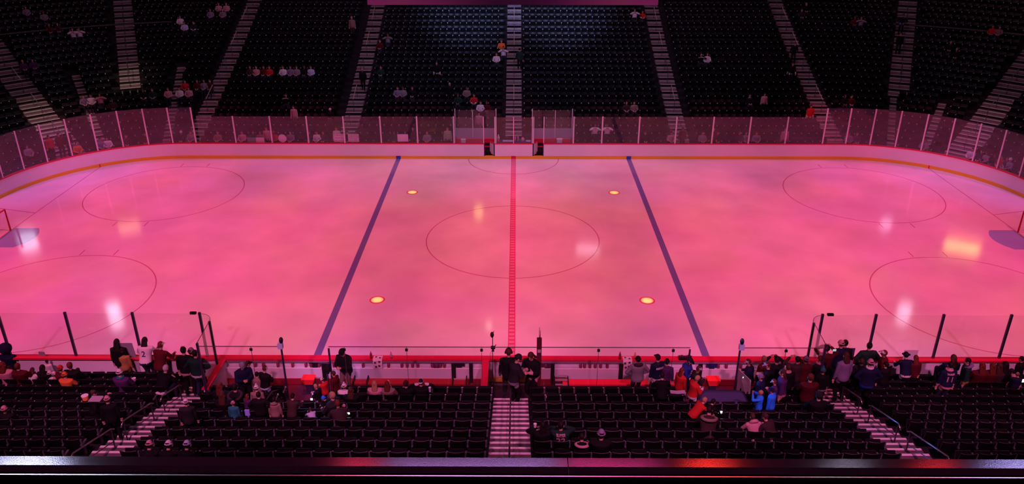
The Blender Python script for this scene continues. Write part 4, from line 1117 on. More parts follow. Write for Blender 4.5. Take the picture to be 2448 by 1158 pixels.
def near_floor(k): return max(0.0, .60+.30*k)
def near(u, vh, k, pose, label, rz=0, y=None, H=None, **kw):
    """stand or seat a person in near row k so that the head top is seen at (u, vh)"""
    sit = pose.startswith('sit'); zf = near_floor(k) if y is None or k is not None else 0
    P = POSES[pose]; yb = -15.5-.843*k; c, s = cos(radians(rz)), sin(radians(rz))
    hx, hy_ = P['HM'].translation.x, P['HM'].translation.y
    y0 = y if y is not None else (yb+.12 if sit else yb+.5)
    sc = 1.0
    for _ in range(3):
        yh = y0+(s*hx+c*hy_)*sc; q = at_y(u, vh, yh); sc = (q.z-zf)/(P['top'])
    kid = kw.pop('kid', False); lo, hi = (.80, kw.pop('hi', 1.17)) if not kid else (.5, .95)
    if sit and lo > .7: lo = .85
    scc = min(max(sc, lo), hi)
    if sc > hi:                                 # stands a little closer to the ice instead
        for _ in range(8):
            yh = y0+(s*hx+c*hy_)*scc; q = at_y(u, vh, yh)
            if q.z-zf <= P['top']*scc or y0 > (y if y is not None else yb+.5)+.45: break
            y0 += .07
    if abs(scc-sc) > .02: print('near', label[:40], 'scale %.2f->%.2f' % (sc, scc))
    x = q.x-(c*hx-s*hy_)*scc
    return person((x, y0, zf), radians(rz), pose, 1.755*scc, label, **kw)
def far_spot(u, v, h):
    d = ray(u, v); t = 45.0
    while t < 120:
        p = CP+d*t; dd = rdist(p.x, p.y); n = (dd+.2-2.05)/TR
        if dd > 0 and n > -1.6 and p.z <= zfl(n)+h: break
        t += .05
    n = max(-1, round(n)); return p, n
def far(u, v, pose, label, H=1.72, group=None, rzd=0, **kw):
    P = POSES[pose]; sc = H/1.755; h = P['top']*sc
    p, n = far_spot(u, v, h)
    if abs(p.x) > CXC and p.y > CYC:
        a = atan2(abs(p.x)-CXC, p.y-CYC); s = 1 if p.x > 0 else -1; kind, val = 'a', s*math.degrees(a)
    else: kind, val = 's', p.x
    sit = pose.startswith('sit')
    q, o_ = station(kind, val, dback(n)-(.12 if sit else .5))
    rz = atan2(-o_.y, -o_.x)-pi/2
    return person((q.x, q.y, zfl(n)), rz+radians(rzd), pose, H, label, group=group, **kw)
T2 = lambda n, c='white': [(n, .26, 0, c)]
# --- left outer section
near(6, 826, -2, 'sit', 'person with a huge round navy hat at the left edge by the glass', hat='bighat', hatcol='navy', top='navy', H=None)
near(4, 866, -1, 'sit', 'person in pink-red top seated at the left edge of the near stand', top='pink', haircol='red', hair='long')
near(20, 876, -1, 'sitlean', 'person in white hooded top leaning over beside the left edge', top='white', neckw='hood', neckcol='pink')
near(40, 869, -1, 'sit', 'dark red-haired person seated near the left edge, pale jacket behind', top='dred', haircol='red')
near(76, 880, -1, 'sitlean', 'person slumped forward in a pale pink-white puffer jacket', top='white', haircol='brown', hair='long')
near(100, 873, -1, 'sit', 'person all in black seated left of the white-hatted pair', top='black', haircol='black', hair='long')
near(111, 861, -2, 'stand', 'small child with black hair held up beside the black-clad person', kid=True, top='white', haircol='black')
near(117, 888, -1, 'sit', 'person in white hooded jacket seated behind the lifted child', top='white', hat='beanie', hatcol='white')
near(128, 890, -1, 'sit', 'person in pink-white jacket and white hat beside the lifted child', top='pink', hat='beanie', hatcol='white', kid=True)
near(142, 875, -1, 'sit', 'person with bushy red hat and dark coat near the left end rows', top='dred', hat='beanie', hatcol='red')
near(153, 892, 0, 'sit', 'child in bright orange hood seated in the left outer rows', top='orange', hat='beanie', hatcol='orange', kid=True)
near(165, 867, -1, 'sit', 'red-haired person in black jacket at the right end of the crowded left row', top='black', haircol='red')
near(185, 884, -1, 'sitlean', 'person in dark top leaning over at the end of the crowded left row', top='black', haircol='brown', trim='pink')
near(278, 812, -2, 'stand', 'long-haired woman in dark jacket standing at the glass with a grey placard', top='black', hair='long', haircol='black', y=-13.5)
near(290, 830, -2, 'stand', 'child in red hood and gold top standing before the long-haired woman', kid=True, top='gold', hat='beanie', hatcol='dred', haircol='red', y=-13.9)
near(345, 808, -2, 'lean', 'woman in white hockey jersey with purple number 2 leaning at the glass', top='white', trim='navy', hair='long', haircol='black', y=-13.75, text=[('2', .26, 0, 'purple')])
near(383, 820, -2, 'lean', 'person in dark red jacket and white-brimmed hat leaning at the glass', top='dred', hat='cap', hatcol='white', haircol='red', rz=-12, y=-13.7)
near(284, 884, 0, 'sit', 'person with white beanie, teal scarf and purple-brown jacket, seated', top='purple', hat='beanie', hatcol='white', neckw='scarf', neckcol='teal')
near(395, 874, 0, 'sitlean', 'white-haired person in black jacket with white waist stripes', top='black', trim='white', haircol='grey', rz=-20)
near(437, 831, 0, 'stand', 'dark-haired person with bun in black jersey with pale hem, on the left stairs', top='black', trim='pink', legs='black', hair='bun', haircol='black', y=-14.9)
near(455, 833, -1, 'stand', 'person in white-striped beanie standing beside the big green jacket', top='charcoal', trim='white', hat='beanie', hatcol='grey', y=-14.4)
near(465, 838, 0, 'akimbo', 'broad person in dark green jacket with white sleeve stripes by the glass corner', top='green', trim='white', haircol='black', y=-14.9)
near(223, 934, 4, 'reach', 'dark-clad person in dark cap carrying a tray and an orange packet', top='black', legs='black', hat='cap', hatcol='charcoal', rz=-60)
near(254, 948, 5, 'stand', 'person in white-pink beanie and black coat behind the tray carrier', top='black', legs='black', hat='beanie', hatcol='pink', rz=20)
near(8, 972, 4, 'sit', 'pink-hatted person seated at the far left edge, fourth visible row', top='black', hat='beanie', hatcol='pink')
near(443, 955, 5, 'stand', 'big man in white beanie and dark jacket right of the left stairs', top='charcoal', legs='black', hat='beanie', hatcol='white', rz=15)
for u, c, l in ((355, 'pink', 'pale pink'), (401, 'white', 'white'), (445, 'pale', 'pale blue')):
    near(u, 1056, 8, 'sitlean', 'person with %s knit hat low in the bottom visible rows' % l, top='black', hat='beanie', hatcol=c, haircol='black')
# --- around the left tunnel
near(578, 867, 1, 'phone', 'man in striped pale beanie and navy jacket looking down at his phone', top='navy', legs='black', hat='beanie', hatcol='grey', rz=-150)
near(592, 864, 0, 'stand', 'person in black cap behind the man in the striped beanie', top='black', hat='cap', hatcol='black', rz=-60)
near(613, 890, 1, 'stand', 'dark-haired person in tan jacket left of the red-panel backpack', top='tan', haircol='black', kid=True)
near(632, 876, 1, 'phone', 'person in white cap wearing a black jacket with red back panel', top='black', hat='cap', hatcol='white', rz=-25, trim='pale')
near(612, 922, 3, 'stand', 'child in white pompom beanie with light blue sleeves by the left tunnel', kid=True, top='tan', trim='pale', hat='pombeanie', hatcol='white')
near(590, 943, 3, 'stand', 'child in purple jacket, face lit blue, left of the left tunnel', kid=True, top='purple', haircol='red', hair='long', rz=-30, trim='lilac')
near(556, 960, 4, 'stand', 'child in teal jacket and pink knit beanie left of the left tunnel', kid=True, top='teal', hat='beanie', hatcol='pink')
near(617, 938, 4, 'akimbo', 'bulky person in black coat with black hair at the left tunnel', top='black', legs='black', haircol='black')
near(654, 950, 4, 'stand', 'dark-haired child in tan hoodie facing the left tunnel', top='tan', haircol='black', kid=True, neckw='hood', neckcol='tan')
near(699, 942, 4, 'lean', 'broad person in brown jacket with pale hairband behind the left tunnel', top='brown', haircol='black', hair='bun', legs='black', rz=-10)
near(560, 918, 2, 'sit', 'person in black fur-rimmed hood seated left of the phone man', top='black', hair='short', haircol='black', neckw='fur', neckcol='brown')
near(524, 915, 2, 'sit', 'red-brown haired person in black seated behind the bench end', top='black', haircol='red', hair='long')
near(530, 937, 3, 'sit', 'person with brown long hair and black coat, one row nearer', top='black', haircol='brown', hair='long')
near(817, 836, 0, 'phone', 'large man in black fleece and black cap, looking down by the left tunnel post', top='black', legs='tan', hat='beanie', hatcol='black', rz=160, H=None)
near(796, 888, 1, 'stand', 'person in dark red patterned jersey below the large man in black', top='dred', haircol='brown', rz=70, kid=True)
near(770, 904, 1, 'phone', 'child in white beanie and red jacket at the right edge of the left tunnel', top='red', hat='beanie', hatcol='white', rz=60, kid=True)
near(754, 920, 2, 'phone', 'blond child lit blue in a black striped jersey, looking at a phone', top='black', trim='white', haircol='blond', rz=70, kid=True)
near(773, 948, 3, 'bend', 'child with bright blue hat bending by the left tunnel', top='black', hat='beanie', hatcol='bright', haircol='brown', rz=80, kid=True)
near(793, 938, 3, 'sit', 'fair-haired person in black jacket lit violet right of the left tunnel', top='charcoal', haircol='blond', rz=60)
near(806, 958, 4, 'sitlean', 'red-brown haired person hunched in the row behind the left tunnel', top='brown', haircol='red', rz=20)
near(821, 968, 4, 'phone', 'person in white beanie and brown fur-trimmed jacket holding a bright phone', top='brown', hat='beanie', hatcol='pink', neckw='fur', neckcol='tan', rz=-40, kid=True)
near(838, 926, 2, 'sit', 'brown-haired person in black seated next to a striped scarf', top='black', haircol='brown', hair='long')
near(822, 918, 1, 'sit', 'person in black and white striped top with pale pointed hat', top='white', trim='black', hat='pombeanie', hatcol='white')
near(741, 975, 4, 'bend', 'child in bright blue-lit jacket crouching at the left tunnel edge', top='pale', haircol='brown', rz=30, kid=True)
# --- row in front of the left bench
near(895, 911, 1, 'sit', 'person with long fair hair and pink coat in front of the left bench', top='pink', hair='long', haircol='blond')
near(925, 912, 1, 'sit', 'person with long reddish hair and pale teal sleeve beside a white stick', top='tan', trim='teal', hair='long', haircol='red')
near(970, 911, 1, 'sit', 'person in dark red hat and black jacket between stick and white cap', top='black', hat='beanie', hatcol='dred', haircol='black')
near(1006, 907, 1, 'sitarms', 'broad man in white backwards cap and black jersey beside a pale cup', top='black', trim='white', hat='backcap', hatcol='white', haircol='black')
# --- centre stairs
near(1216, 834, 0, 'stand', 'tall man with headset in long black coat at the foot of the centre stairs', top='black', legs='black', haircol='brown', hat='phones', hatcol='black', skin=0, y=-15.55, hi=1.24)
near(1238, 849, 0, 'phone', 'camera operator with grey sleeves and black pack beside the tall man', top='charcoal', legs='black', trim='grey', haircol='black', hat='beanie', hatcol='charcoal', rz=-70, y=-15.75, hi=1.24)
near(1269, 845, 0, 'phone', 'woman with long hair in black script jersey facing the camera operator', top='black', legs='black', trim='pink', hair='long', haircol='brown', rz=150, y=-15.45, hi=1.24)
# --- lower right of centre stairs
near(1297, 1009, 6, 'sitarms', 'person in black coat on the aisle seat holding a white and red cup', top='black', legs='black', haircol='black', hair='long', rz=12)
near(1341, 1009, 6, 'sitarms', 'person in dark green jersey with pale number 22, nearest group', top='green', haircol='black', hat='cap', hatcol='dred', text=[('SUTER', .085, .19, 'pink'), ('22', .26, .02, 'pink')])
near(1391, 1038, 7, 'sitlean', 'person in black coat with wide pink fur hood, nearest row', top='black', haircol='black', neckw='fur', neckcol='pink')
near(1438, 1029, 7, 'sit', 'person in purple-grey beanie and black coat, nearest row', top='black', hat='beanie', hatcol='lilac', haircol='black')
# --- right bench group
near(1526, 853, 0, 'akimbo', 'person in pale grey jacket with dark hood standing before the right bench', top='grey', legs='black', hat='beanie', hatcol='black', haircol='black', neckw='hood', neckcol='brown', rz=8)
near(1573, 848, 0, 'stand', 'person in black cap and navy jersey with white name across the back', top='navy', trim='white', hat='cap', hatcol='black', haircol='black', rz=25, text=[('KSTUE', .09, .10, 'white')])
near(1595, 859, 0, 'stand', 'person in dark beanie and purple jacket beside the navy jersey', top='purple', hat='beanie', hatcol='black', haircol='black', rz=-12)
near(1584, 892, 2, 'lean', 'large black-coated back in front of the navy jersey', top='black', legs='black', haircol='black', hair='short')
near(1650, 856, 0, 'phone', 'person in white-fronted navy cap and blue jersey left of the right tunnel', top='blue', trim='white', hat='cap', hatcol='navy', haircol='black', rz=-120)
near(1632, 880, 1, 'stand', 'red-haired person in red top left of the right tunnel', top='red', hair='long', haircol='red', rz=-60, kid=True)
near(1671, 878, 1, 'phone', 'person in pale blue cap bending towards the right tunnel', top='charcoal', hat='cap', hatcol='pale', haircol='brown', rz=-80, kid=True)
near(1668, 899, 2, 'phone', 'boy in red hockey jersey standing at the left edge of the right tunnel', top='red', trim='white', haircol='blond', rz=-75, kid=False)
near(1686, 951, 4, 'bend', 'child in orange-red shirt leaning over the rail by the canopy', top='red', haircol='blond', rz=-70, kid=True)
near(1706, 955, 4, 'bend', 'dark-haired child leaning on the canopy rail with a glowing phone', top='black', haircol='black', rz=-50, kid=True)
near(1697, 972, 5, 'sitlean', 'person with broad pink-brown fur hood behind the canopy rail', top='brown', haircol='black', neckw='fur', neckcol='tan', rz=-10)
near(1800, 990, 5, 'sitlean', 'person in pale pink wrinkled jacket leaning below the canopy beam', top='pink', haircol='brown', neckw='hood', neckcol='pink', rz=10)
near(1830, 989, 5, 'sitlean', 'person in brown cap with bare arms below the canopy beam', top='brown', trim='pink', hat='beanie', hatcol='brown', rz=40)
# --- right side of the right tunnel
near(1790, 860, 0, 'phone', 'big man in pale blue cap and navy jacket at the right tunnel panel', top='navy', hat='cap', hatcol='pale', haircol='brown', rz=65)
near(1828, 851, 0, 'stand', 'bald person in dark red top behind the white caps', top='dred', hair=None, rz=30)
near(1836, 866, 1, 'phone', 'person in white-pink cap and black jersey with yellow trim', top='black', trim='gold', hat='cap', hatcol='pink', haircol='brown', rz=60)
near(1861, 838, -1, 'photo', 'person in black raising arms beside the right bench end', top='black', hat='cap', hatcol='black', haircol='black', y=-15.3)
near(1820, 895, 2, 'stand', 'person in grey striped beanie and navy coat beside the canopy', top='navy', hat='beanie', hatcol='lilac', rz=55)
near(1852, 908, 2, 'phone', 'person in white cap holding a glowing phone above the blue child', top='purple', hat='cap', hatcol='white', rz=50, haircol='red')
near(1819, 934, 3, 'photo', 'fair-haired child in bright blue jacket at the canopy edge', top='bright', haircol='blond', rz=70, kid=True)
near(1846, 934, 3, 'stand', 'taller child in bright blue jacket and trousers right of the canopy', top='bright', legs='blue', haircol='brown', rz=50, hat='beanie', hatcol='navy')
near(1872, 884, 2, 'stand', 'girl with fair face turned left in purple jersey', top='purple', trim='pink', hair='long', haircol='brown', rz=75)
near(1886, 872, 1, 'stand', 'person in black jacket with pale collar beside the white screen', top='black', haircol='brown', neckw='scarf', neckcol='pink')
near(1908, 853, 0, 'photo', 'brown-sleeved person with both arms raised by the right glass', top='brown', haircol='black', rz=10)
near(1928, 853, 0, 'stand', 'person in purple striped beanie behind the right glass', top='dred', hat='beanie', hatcol='lilac')
near(1962, 851, 0, 'stand', 'person in black and white jersey with white collar near the right stairs', top='black', trim='white', haircol='red', neckw='scarf', neckcol='pink', rz=20)
near(1969, 880, 1, 'stand', 'child in teal-grey pompom beanie near the right stairs', kid=True, top='black', trim='grey', hat='pombeanie', hatcol='teal')
near(1942, 893, 2, 'sit', 'person in red jacket with pink face seated near the right stairs', top='dred', haircol='red')
near(1960, 938, 3, 'sit', 'person in black seated left of the right stairs with pale hat on knee', top='black', haircol='black', hat='beanie', hatcol='charcoal')
near(1979, 826, 0, 'photo', 'person with black hair holding up a phone at the glass return', top='dred', haircol='black', y=-14.9, rz=-20)
near(2012, 816, -1, 'stand', 'person in pink cap in dark jacket at the top of the right stairs', top='navy', hat='beanie', hatcol='pink', rz=20)
near(2022, 815, -2, 'stand', 'dark-haired person holding a dark placard at the glass', top='black', haircol='black', y=-13.5)
near(2024, 842, 1, 'stand', 'long-haired woman in lilac jacket standing on the right stairs', top='lilac', legs='black', hair='long', haircol='brown', rz=15)
near(2080, 820, -2, 'akimbo', 'dark-haired person in teal jacket sitting up high at the glass', top='green', trim='teal', haircol='black', hair='bun', y=-13.6)
near(2062, 858, 0, 'stand', 'person in olive coat right of the woman in lilac', top='charcoal', haircol='brown', rz=-15)
near(2083, 860, 1, 'akimbo', 'broad person in pink beanie and blue jacket on the right stairs', top='navy', trim='blue', legs='black', hat='beanie', hatcol='pink', neckw='scarf', neckcol='white')
near(2115, 838, -1, 'stand', 'person in white cap facing left in a red and white jacket', top='dred', trim='white', hat='cap', hatcol='white', haircol='red', rz=60)
near(2119, 866, 0, 'stand', 'person in black coat below the white-capped person', top='black', haircol='black', rz=20)
near(2168, 843, -1, 'lean', 'person in navy wide hat and spotted coat in front of a pale placard', top='navy', trim='white', hat='brim', hatcol='navy', haircol='black')
near(2191, 850, -1, 'stand', 'long-haired person in dark red beside the navy wide hat', top='dred', hair='long', haircol='red')
near(2281, 850, 0, 'sit', 'curly-haired person in navy coat seated beyond the number 11 jersey', top='navy', haircol='brown', hair='long', y=-14.7)
near(2274, 866, 1, 'stand', 'person in navy jersey with pale number 11 standing in the right rows', top='navy', trim='pink', haircol='black', neckw='scarf', neckcol='pink', text=[('11', .27, -.02, 'pink'), ('PARISE', .075, .17, 'pink')])
near(2315, 857, 0, 'stand', 'short-haired man with white hood over green and gold jacket', top='green', trim='gold', haircol='black', neckw='hood', neckcol='lilac', rz=70)
for i, (u, hc, tc, l) in enumerate(((2350, 'red', 'dred', 'leftmost of the red-haired row'), (2375, 'red', 'dred', 'second of the red-haired row'), (2391, 'brown', 'brown', 'third of the dark-haired row'), (2405, 'black', 'black', 'last of the dark-haired row'))):
    near(u, 868, -1, 'sit', 'person with %s hair seated at the right glass, %s' % (hc, l), top=tc, haircol=hc, hair='long')
near(2420, 883, -1, 'sitlean', 'person leaning over in a bright pink-white jacket near the right edge', top='pink', haircol='black', rz=60)
near(2444, 853, -1, 'stand', 'dark-haired person in black at the right edge', top='black', haircol='black', rz=30)
near(2434, 892, 0, 'phone', 'person in pink beanie and blue jacket looking at a phone, right edge', top='navy', hat='beanie', hatcol='pink', rz=-20, kid=True)

# --- held and placed things
def placard(c, w_, h_, m_, lab, tilt=0, rz=0, lines=None, col='purple', round_=False):
    t = thing('placard', lab, 'sign', c, radians(rz)); b = MB(); R = Matrix.Rotation(radians(tilt), 3, 'X')
    if round_: b.tube([(0, 0, 0), (0, .008, 0)], w_/2, 20)
    else: b.box((0, 0, 0), (w_, .012, h_), 0, R)
    b.build('card', m_, t)
    if lines:                                   # handwriting too small to read: short uneven strokes in rows
        rr = random.Random(len(lab)); b = MB()
        for i in range(lines):
            x = -w_*.40; z = h_*(.36-.72*i/max(lines-1, 1))
            while x < w_*.36:
                L_ = rr.uniform(.02, .06); b.box((x+L_/2, -.008, z+rr.uniform(-.01, .01)), (L_, .004, rr.uniform(.012, .045))); x += L_+rr.uniform(.012, .04)
        b.build('handwriting', cm(CN[col]), t)
    return t
card = mat('card_white', (.62, .58, .62), .6); cgrey = mat('card_grey', (.30, .28, .32), .6); cdark = mat('card_dark', (.06, .03, .10), .6); cpink = mat('card_pink', (.85, .72, .80), .6); cgreen = mat('card_green', (.12, .38, .25), .6)
q = at_y(305, 838, -13.25); placard(q, .50, .70, cgrey, 'large grey placard held up against the glass by the long-haired woman', 8)
q = at_y(2018, 850, -13.25); placard(q, .72, .62, cdark, 'dark placard held at the glass by the pair near the right stairs')
q = at_y(2176, 850, -13.3); placard(q, .52, .45, card, 'pale placard held above the navy wide hat')
q = at_y(100, 846, -13.2); placard(q, .22, .16, cgrey, 'small grey card standing on the rail at the left')
q = at_y(88, 875, -13.9); 
def phone(u, v, y, lab, col=(.75, .85, 1), st=5, sz=(.07, .13), rz=0):
    q = at_y(u, v, y); t = thing('smartphone', lab, 'phone', q, radians(rz))
    b = MB(); b.box((0, .006, 0), (sz[0]+.008, .008, sz[1]+.008), 0); b.build('case', M['black'], t)
    b = MB(); b.box((0, 0, 0), (sz[0], .004, sz[1])); b.build('screen', mat('phone_glow', (0, 0, 0), emit=col, estr=st), t)
phone(590, 913, -15.4, 'lit phone in the hands of the man in the striped beanie', st=1.2)
phone(832, 989, -18.4, 'brightly lit phone held by the white-beanie person right of the left tunnel', st=6, sz=(.10, .06))
phone(745, 957, -16.8, 'lit phone held by the blue-lit blond child', st=3)
phone(1779, 903, -15.5, 'lit phone of the big man in the pale blue cap', st=2.5, sz=(.10, .05))
phone(1722, 986, -18.3, 'bright phone held at the canopy rail', st=5, sz=(.12, .08))
phone(1995, 838, -14.6, 'pale phone raised at the glass return', st=.6, sz=(.12, .08))
phone(2446, 911, -15.0, 'lit phone at the right edge', st=3)
phone(1853, 932, -16.7, 'pale glowing cup-sized phone above the bright blue child', (.8, .7, 1), .8, (.07, .14))
def cup(u, v, y, lab, m_, h=.16, r=.045, lid=None):
    q = at_y(u, v, y); t = thing('cup', lab, 'cup', q)
    b = MB(); b.tube([(0, 0, 0), (0, 0, h)], [r*.8, r], 10); b.build('tumbler', m_, t)
    b = MB(); b.tube([(0, 0, h), (0, 0, h+.012)], r*1.06, 10); b.build('lid', lid or M['white'], t)
cup(1028, 937, -16.2, 'pale violet cup beside the man in the white backwards cap', mat('cup_violet', (.5, .45, .75), .5))
cup(1279, 1027, -20.2, 'white cup held by the person in the aisle seat', M['white'], .18)
cup(1285, 1032, -20.2, 'red cup lid held by the person in the aisle seat', mat('cup_red', (.9, .08, .05), .5), .08, .06)
cup(321, 911, -15.0, 'round pink cup on a seat arm left of the left stairs', mat('cup_pink', (.75, .5, .5), .5), .10, .07)
cup(205, 956, -18.5, 'orange packet carried on the tray by the dark-clad person', mat('packet_orange', (.95, .35, .08), .5), .14, .10)
t = thing('tray', 'pale flat tray carried by the dark-clad person on the left', 'tray', at_y(229, 955, -18.5)); b = MB(); b.box((0, 0, 0), (.36, .25, .02)); b.box((0, .12, .02), (.36, .01, .03)); b.build('plate', M['pale'], t)
q = at_y(934, 925, -15.9); t = thing('noise_stick', 'thin white stick held up between two seated fans', 'stick', q); b = MB(); b.tube([(-.06, 0, .22), (.06, 0, -.18)], .02, 8); b.build('shaft', M['white'], t); b = MB(); b.ellipsoid((-.065, 0, .235), (.025, .025, .03)); b.build('tip', M['white'], t)
q = at_y(597, 1005, -18.6); t = thing('toy_stick', 'blue lit toy hockey stick hanging beside the black coat', 'stick', q); b = MB(); b.tube([(-.05, 0, .32), (.04, 0, -.22)], .022, 8); b.build('shaft', mat('toy_blue', (.25, .3, .9), .4), t); b = MB(); b.box((-.03, 0, .28), (.14, .05, .2)); b.build('blade', mat('toy_blue2', (.3, .35, .9), .4), t); 
b = MB(); b.ellipsoid((.045, 0, -.25), (.035, .035, .04)); b.build('knob', M['white'], t)
q = at_y(1620, 938, -17.2); t = thing('programme', 'pale folded programme lying on a seat back left of the right tunnel', 'paper', q); b = MB(); b.box((-.12, 0, 0), (.24, .16, .02), 0, Matrix.Rotation(.1, 3, 'Y')); b.box((.12, 0, 0), (.24, .16, .02), 0, Matrix.Rotation(-.1, 3, 'Y')); b.build('leaf', M['pale'], t)
q = at_y(782, 883, -15.2); t = thing('video_camera', 'black video camera on a stand left of the large man in black', 'camera', q)
b = MB(); b.box((0, 0, 0), (.20, .34, .18)); b.build('camera_body', M['black'], t)
b = MB(); b.tube([(.0, .17, 0), (.0, .36, 0)], [.05, .065], 10); b.build('lens', M['post_dark'], t)
b = MB(); b.tube([(0, 0, -.1), (0, 0, -(q.z-.02))], .02, 6); b.build('stand', M['post_dark'], t)
b = MB(); b.tube([(-.25, -.1, .30), (.1, 0, .24)], .025, 6); b.tube([(.1, 0, .24), (0, 0, .08)], .02, 6); b.build('handle', M['post_dark'], t)
far(842, 38, 'stand', 'person in brown coat standing high between the rows left of the scoreboard', top='tan', legs='brown', haircol='blond')
far(925, 88, 'sitarms', 'person in grey top, elbows wide, seated just right of the next-left stairs', top='grey', haircol='brown')
far(908, 93, 'sit', 'person in red top seated beside the grey one, right on the stairs', top='dred')
far(1199, 88, 'sit', 'orange-haired person in peach top, two rows above the white pair by the centre stairs', top='orange', haircol='red')
far(1187, 121, 'sit', 'left one of the white-topped pair left of the centre stairs', top='white')
far(1203, 118, 'sitarms', 'right one of the white-topped pair left of the centre stairs', top='white')
far(1519, 26, 'sitarms', 'person in white seated high near the scoreboard\'s right end', top='white')
far(1538, 32, 'sit', 'person in red and white seated high beside the stairs under the scoreboard', top='red', trim='white', H=1.5)
for i, (u, c) in enumerate(((599, 'brown'), (613, 'pink'), (630, 'dred'), (645, 'red'), (677, 'white'), (694, 'lilac'), (710, 'grey'), (728, 'black'), (743, 'pale'))):
    far(u, 151+(i % 3)*2, 'sit', 'person in %s top, %s from the left in the long seated row' % (c, ORD[i]), top=c, group='long seated row left of centre')
far(680, 233, 'sitarms', 'person in black with light gloves in the third row above the left glass', top='black', trim='grey')
far(701, 257, 'stand', 'person in dark pink jacket just above the left glass', top='pink', legs='brown', H=1.6)
far(787, 265, 'sit', 'pale-hatted person in black just above the left glass near the stairs', top='black', hat='beanie', hatcol='white')
far(908, 165, 'sit', 'person in dark top alone right of the next-left stairs, mid stand', top='green')
far(1044, 150, 'stand', 'standing person in black with a white bib mid stand left of centre', top='black', trim='white', legs='black')
far(1075, 201, 'stand', 'standing man in dark suit among the low centre rows', top='black', legs='black', hair=None)
for i, (u, c) in enumerate(((948, 'lilac'), (962, 'grey'), (984, 'black'))):
    far(u, 215-(i == 1)*3, 'sit', 'person in %s top, %s of three seated low right of the next-left stairs' % (c, ORD[i]), top=c)
for i, (u, c) in enumerate(((1095, 'green'), (1115, 'tan'), (1133, 'red'))):
    far(u, 218-(i == 1)*4, 'sit', 'person in %s jersey, %s of three seated right of the dark-suited man' % (c, ORD[i]), top=c, trim='white' if i == 2 else None)
for i, (u, v, c) in enumerate(((1128, 254, 'black'), (1148, 251, 'white'), (1163, 250, 'dred'))):
    far(u, v, 'sit', 'person in %s top, %s of three just above the left penalty box' % (c, ORD[i]), top=c)
far(1145, 268, 'walk', 'person in pink coat walking behind the left penalty box glass', top='pink', legs='brown')
far(1500, 251, 'sit', 'left one of two seated just above the right glass', top='brown', trim='grey')
far(1518, 249, 'sit', 'right one of two seated just above the right glass', top='tan')
far(1677, 128, 'sitarms', 'person in dark top with pale sleeves beside the white-clad one', top='black', trim='grey')
far(1692, 127, 'sit', 'white-clad person seated alone-looking in the right mid stand', top='white')
far(1793, 224, 'sit', 'person in black with pink scarf low in the right stand', top='black', neckw='scarf', neckcol='pink')
far(1825, 218, 'stand', 'person in pale pink hoodie standing low in the right stand', top='pink', legs='black', H=1.5)
far(867, 165, 'walk', 'person in black walking on the stairs next left of centre', top='black', legs='black', haircol='blond')
far(1242, 113, 'walk', 'dark figure walking up the right side of the centre stairs', top='green', legs='black', haircol='black', rzd=180)
far(1897, 97, 'walk', 'red-haired walker in black on the right corner-start stairs', top='black', legs='black', haircol='red')
far(1894, 150, 'walk', 'second walker in black and white, lower on the right corner-start stairs', top='black', trim='white', legs='black')
far(1938, 252, 'stand', 'person in red jacket with white cloth at the foot of the right corner-start stairs', top='red', trim='white', legs='dred')
far(2045, 37, 'sit', 'left one of two seated high in the right corner stand', top='dred')
far(2060, 35, 'sitarms', 'right one of two seated high in the right corner stand', top='grey')
far(1916, 15, 'sit', 'person in dark top near the upper frame edge, right stand', top='charcoal')
far(1931, 14, 'sit', 'pink-faced person in black near the upper frame edge, right stand', top='black', haircol='blond')
far(2160, 33, 'akimbo', 'two-tone dark and blue clad person standing in the right corner stairs', top='black', trim='blue', legs='black')
far(2155, 70, 'stand', 'person in black standing lower in the right corner stairs', top='black', legs='black')
far(2377, 57, 'sit', 'person in red jacket high at the right edge of the corner stand', top='red')
far(2393, 60, 'sit', 'person in tan jacket beside the red one high at the right', top='tan')
far(2272, 107, 'sit', 'left one of two pale-faced people in black, right corner stand', top='black', haircol='blond')
far(2291, 109, 'sit', 'right one of two pale-faced people in black, right corner stand', top='black', haircol='blond')
far(2024, 233, 'sit', 'left one of two seated above the right corner glass', top='black')
far(2039, 234, 'sit', 'right one of two seated above the right corner glass', top='dred')
far(62, 20, 'sit', 'person in pale top high in the left corner stand', top='lilac')
far(100, 22, 'sit', 'person in grey-violet top high in the left corner stand', top='grey')
far(118, 62, 'sit', 'person in dark red, left of the white pair, left corner stand', top='dred')
far(138, 60, 'sit', 'person in brown, next to the white pair, left corner stand', top='brown')
far(170, 63, 'sitarms', 'left one of the white-clad pair in the left corner stand', top='white')
far(186, 63, 'sitarms', 'right one of the white-clad pair in the left corner stand', top='white')
far(48, 137, 'sit', 'pink-faced person in purple beside the wide left stairs', top='purple', haircol='blond')
far(74, 138, 'sit', 'person in dark purple right of the pink-faced one, left stand', top='purple', haircol='black')
far(428, 43, 'sit', 'person in bright white jacket between two left stairs', top='white')
far(440, 46, 'sit', 'person in white beside the bright white jacket', top='pale')
far(461, 50, 'sit', 'person in grey with a white bag on the next seat', top='charcoal', trim='white')
for i, (u, v) in enumerate(((503, 14), (520, 10), (533, 14), (541, 2))):
    far(u, v, 'sit', 'person in %s top, %s of four near the upper frame edge left' % (('lilac', 'pink', 'grey', 'pink')[i], ORD[i]), top=('lilac', 'pink', 'grey', 'pink')[i])
far(196, 224, 'sit', 'person in lilac jacket with arms spread low in the left stand', top='lilac')
far(213, 221, 'sit', 'person in pink-white jacket low in the left stand', top='white')
far(234, 216, 'sitarms', 'person in peach coat low in the left stand, right of the white jacket', top='pink')
far(268, 245, 'sit', 'person in brown coat just above the left corner glass', top='brown')
far(340, 212, 'sit', 'person in black and white, left of a pair under the left corner stairs', top='black', trim='white')
far(362, 210, 'sit', 'person in green and grey, right of a pair under the left corner stairs', top='green', trim='grey')
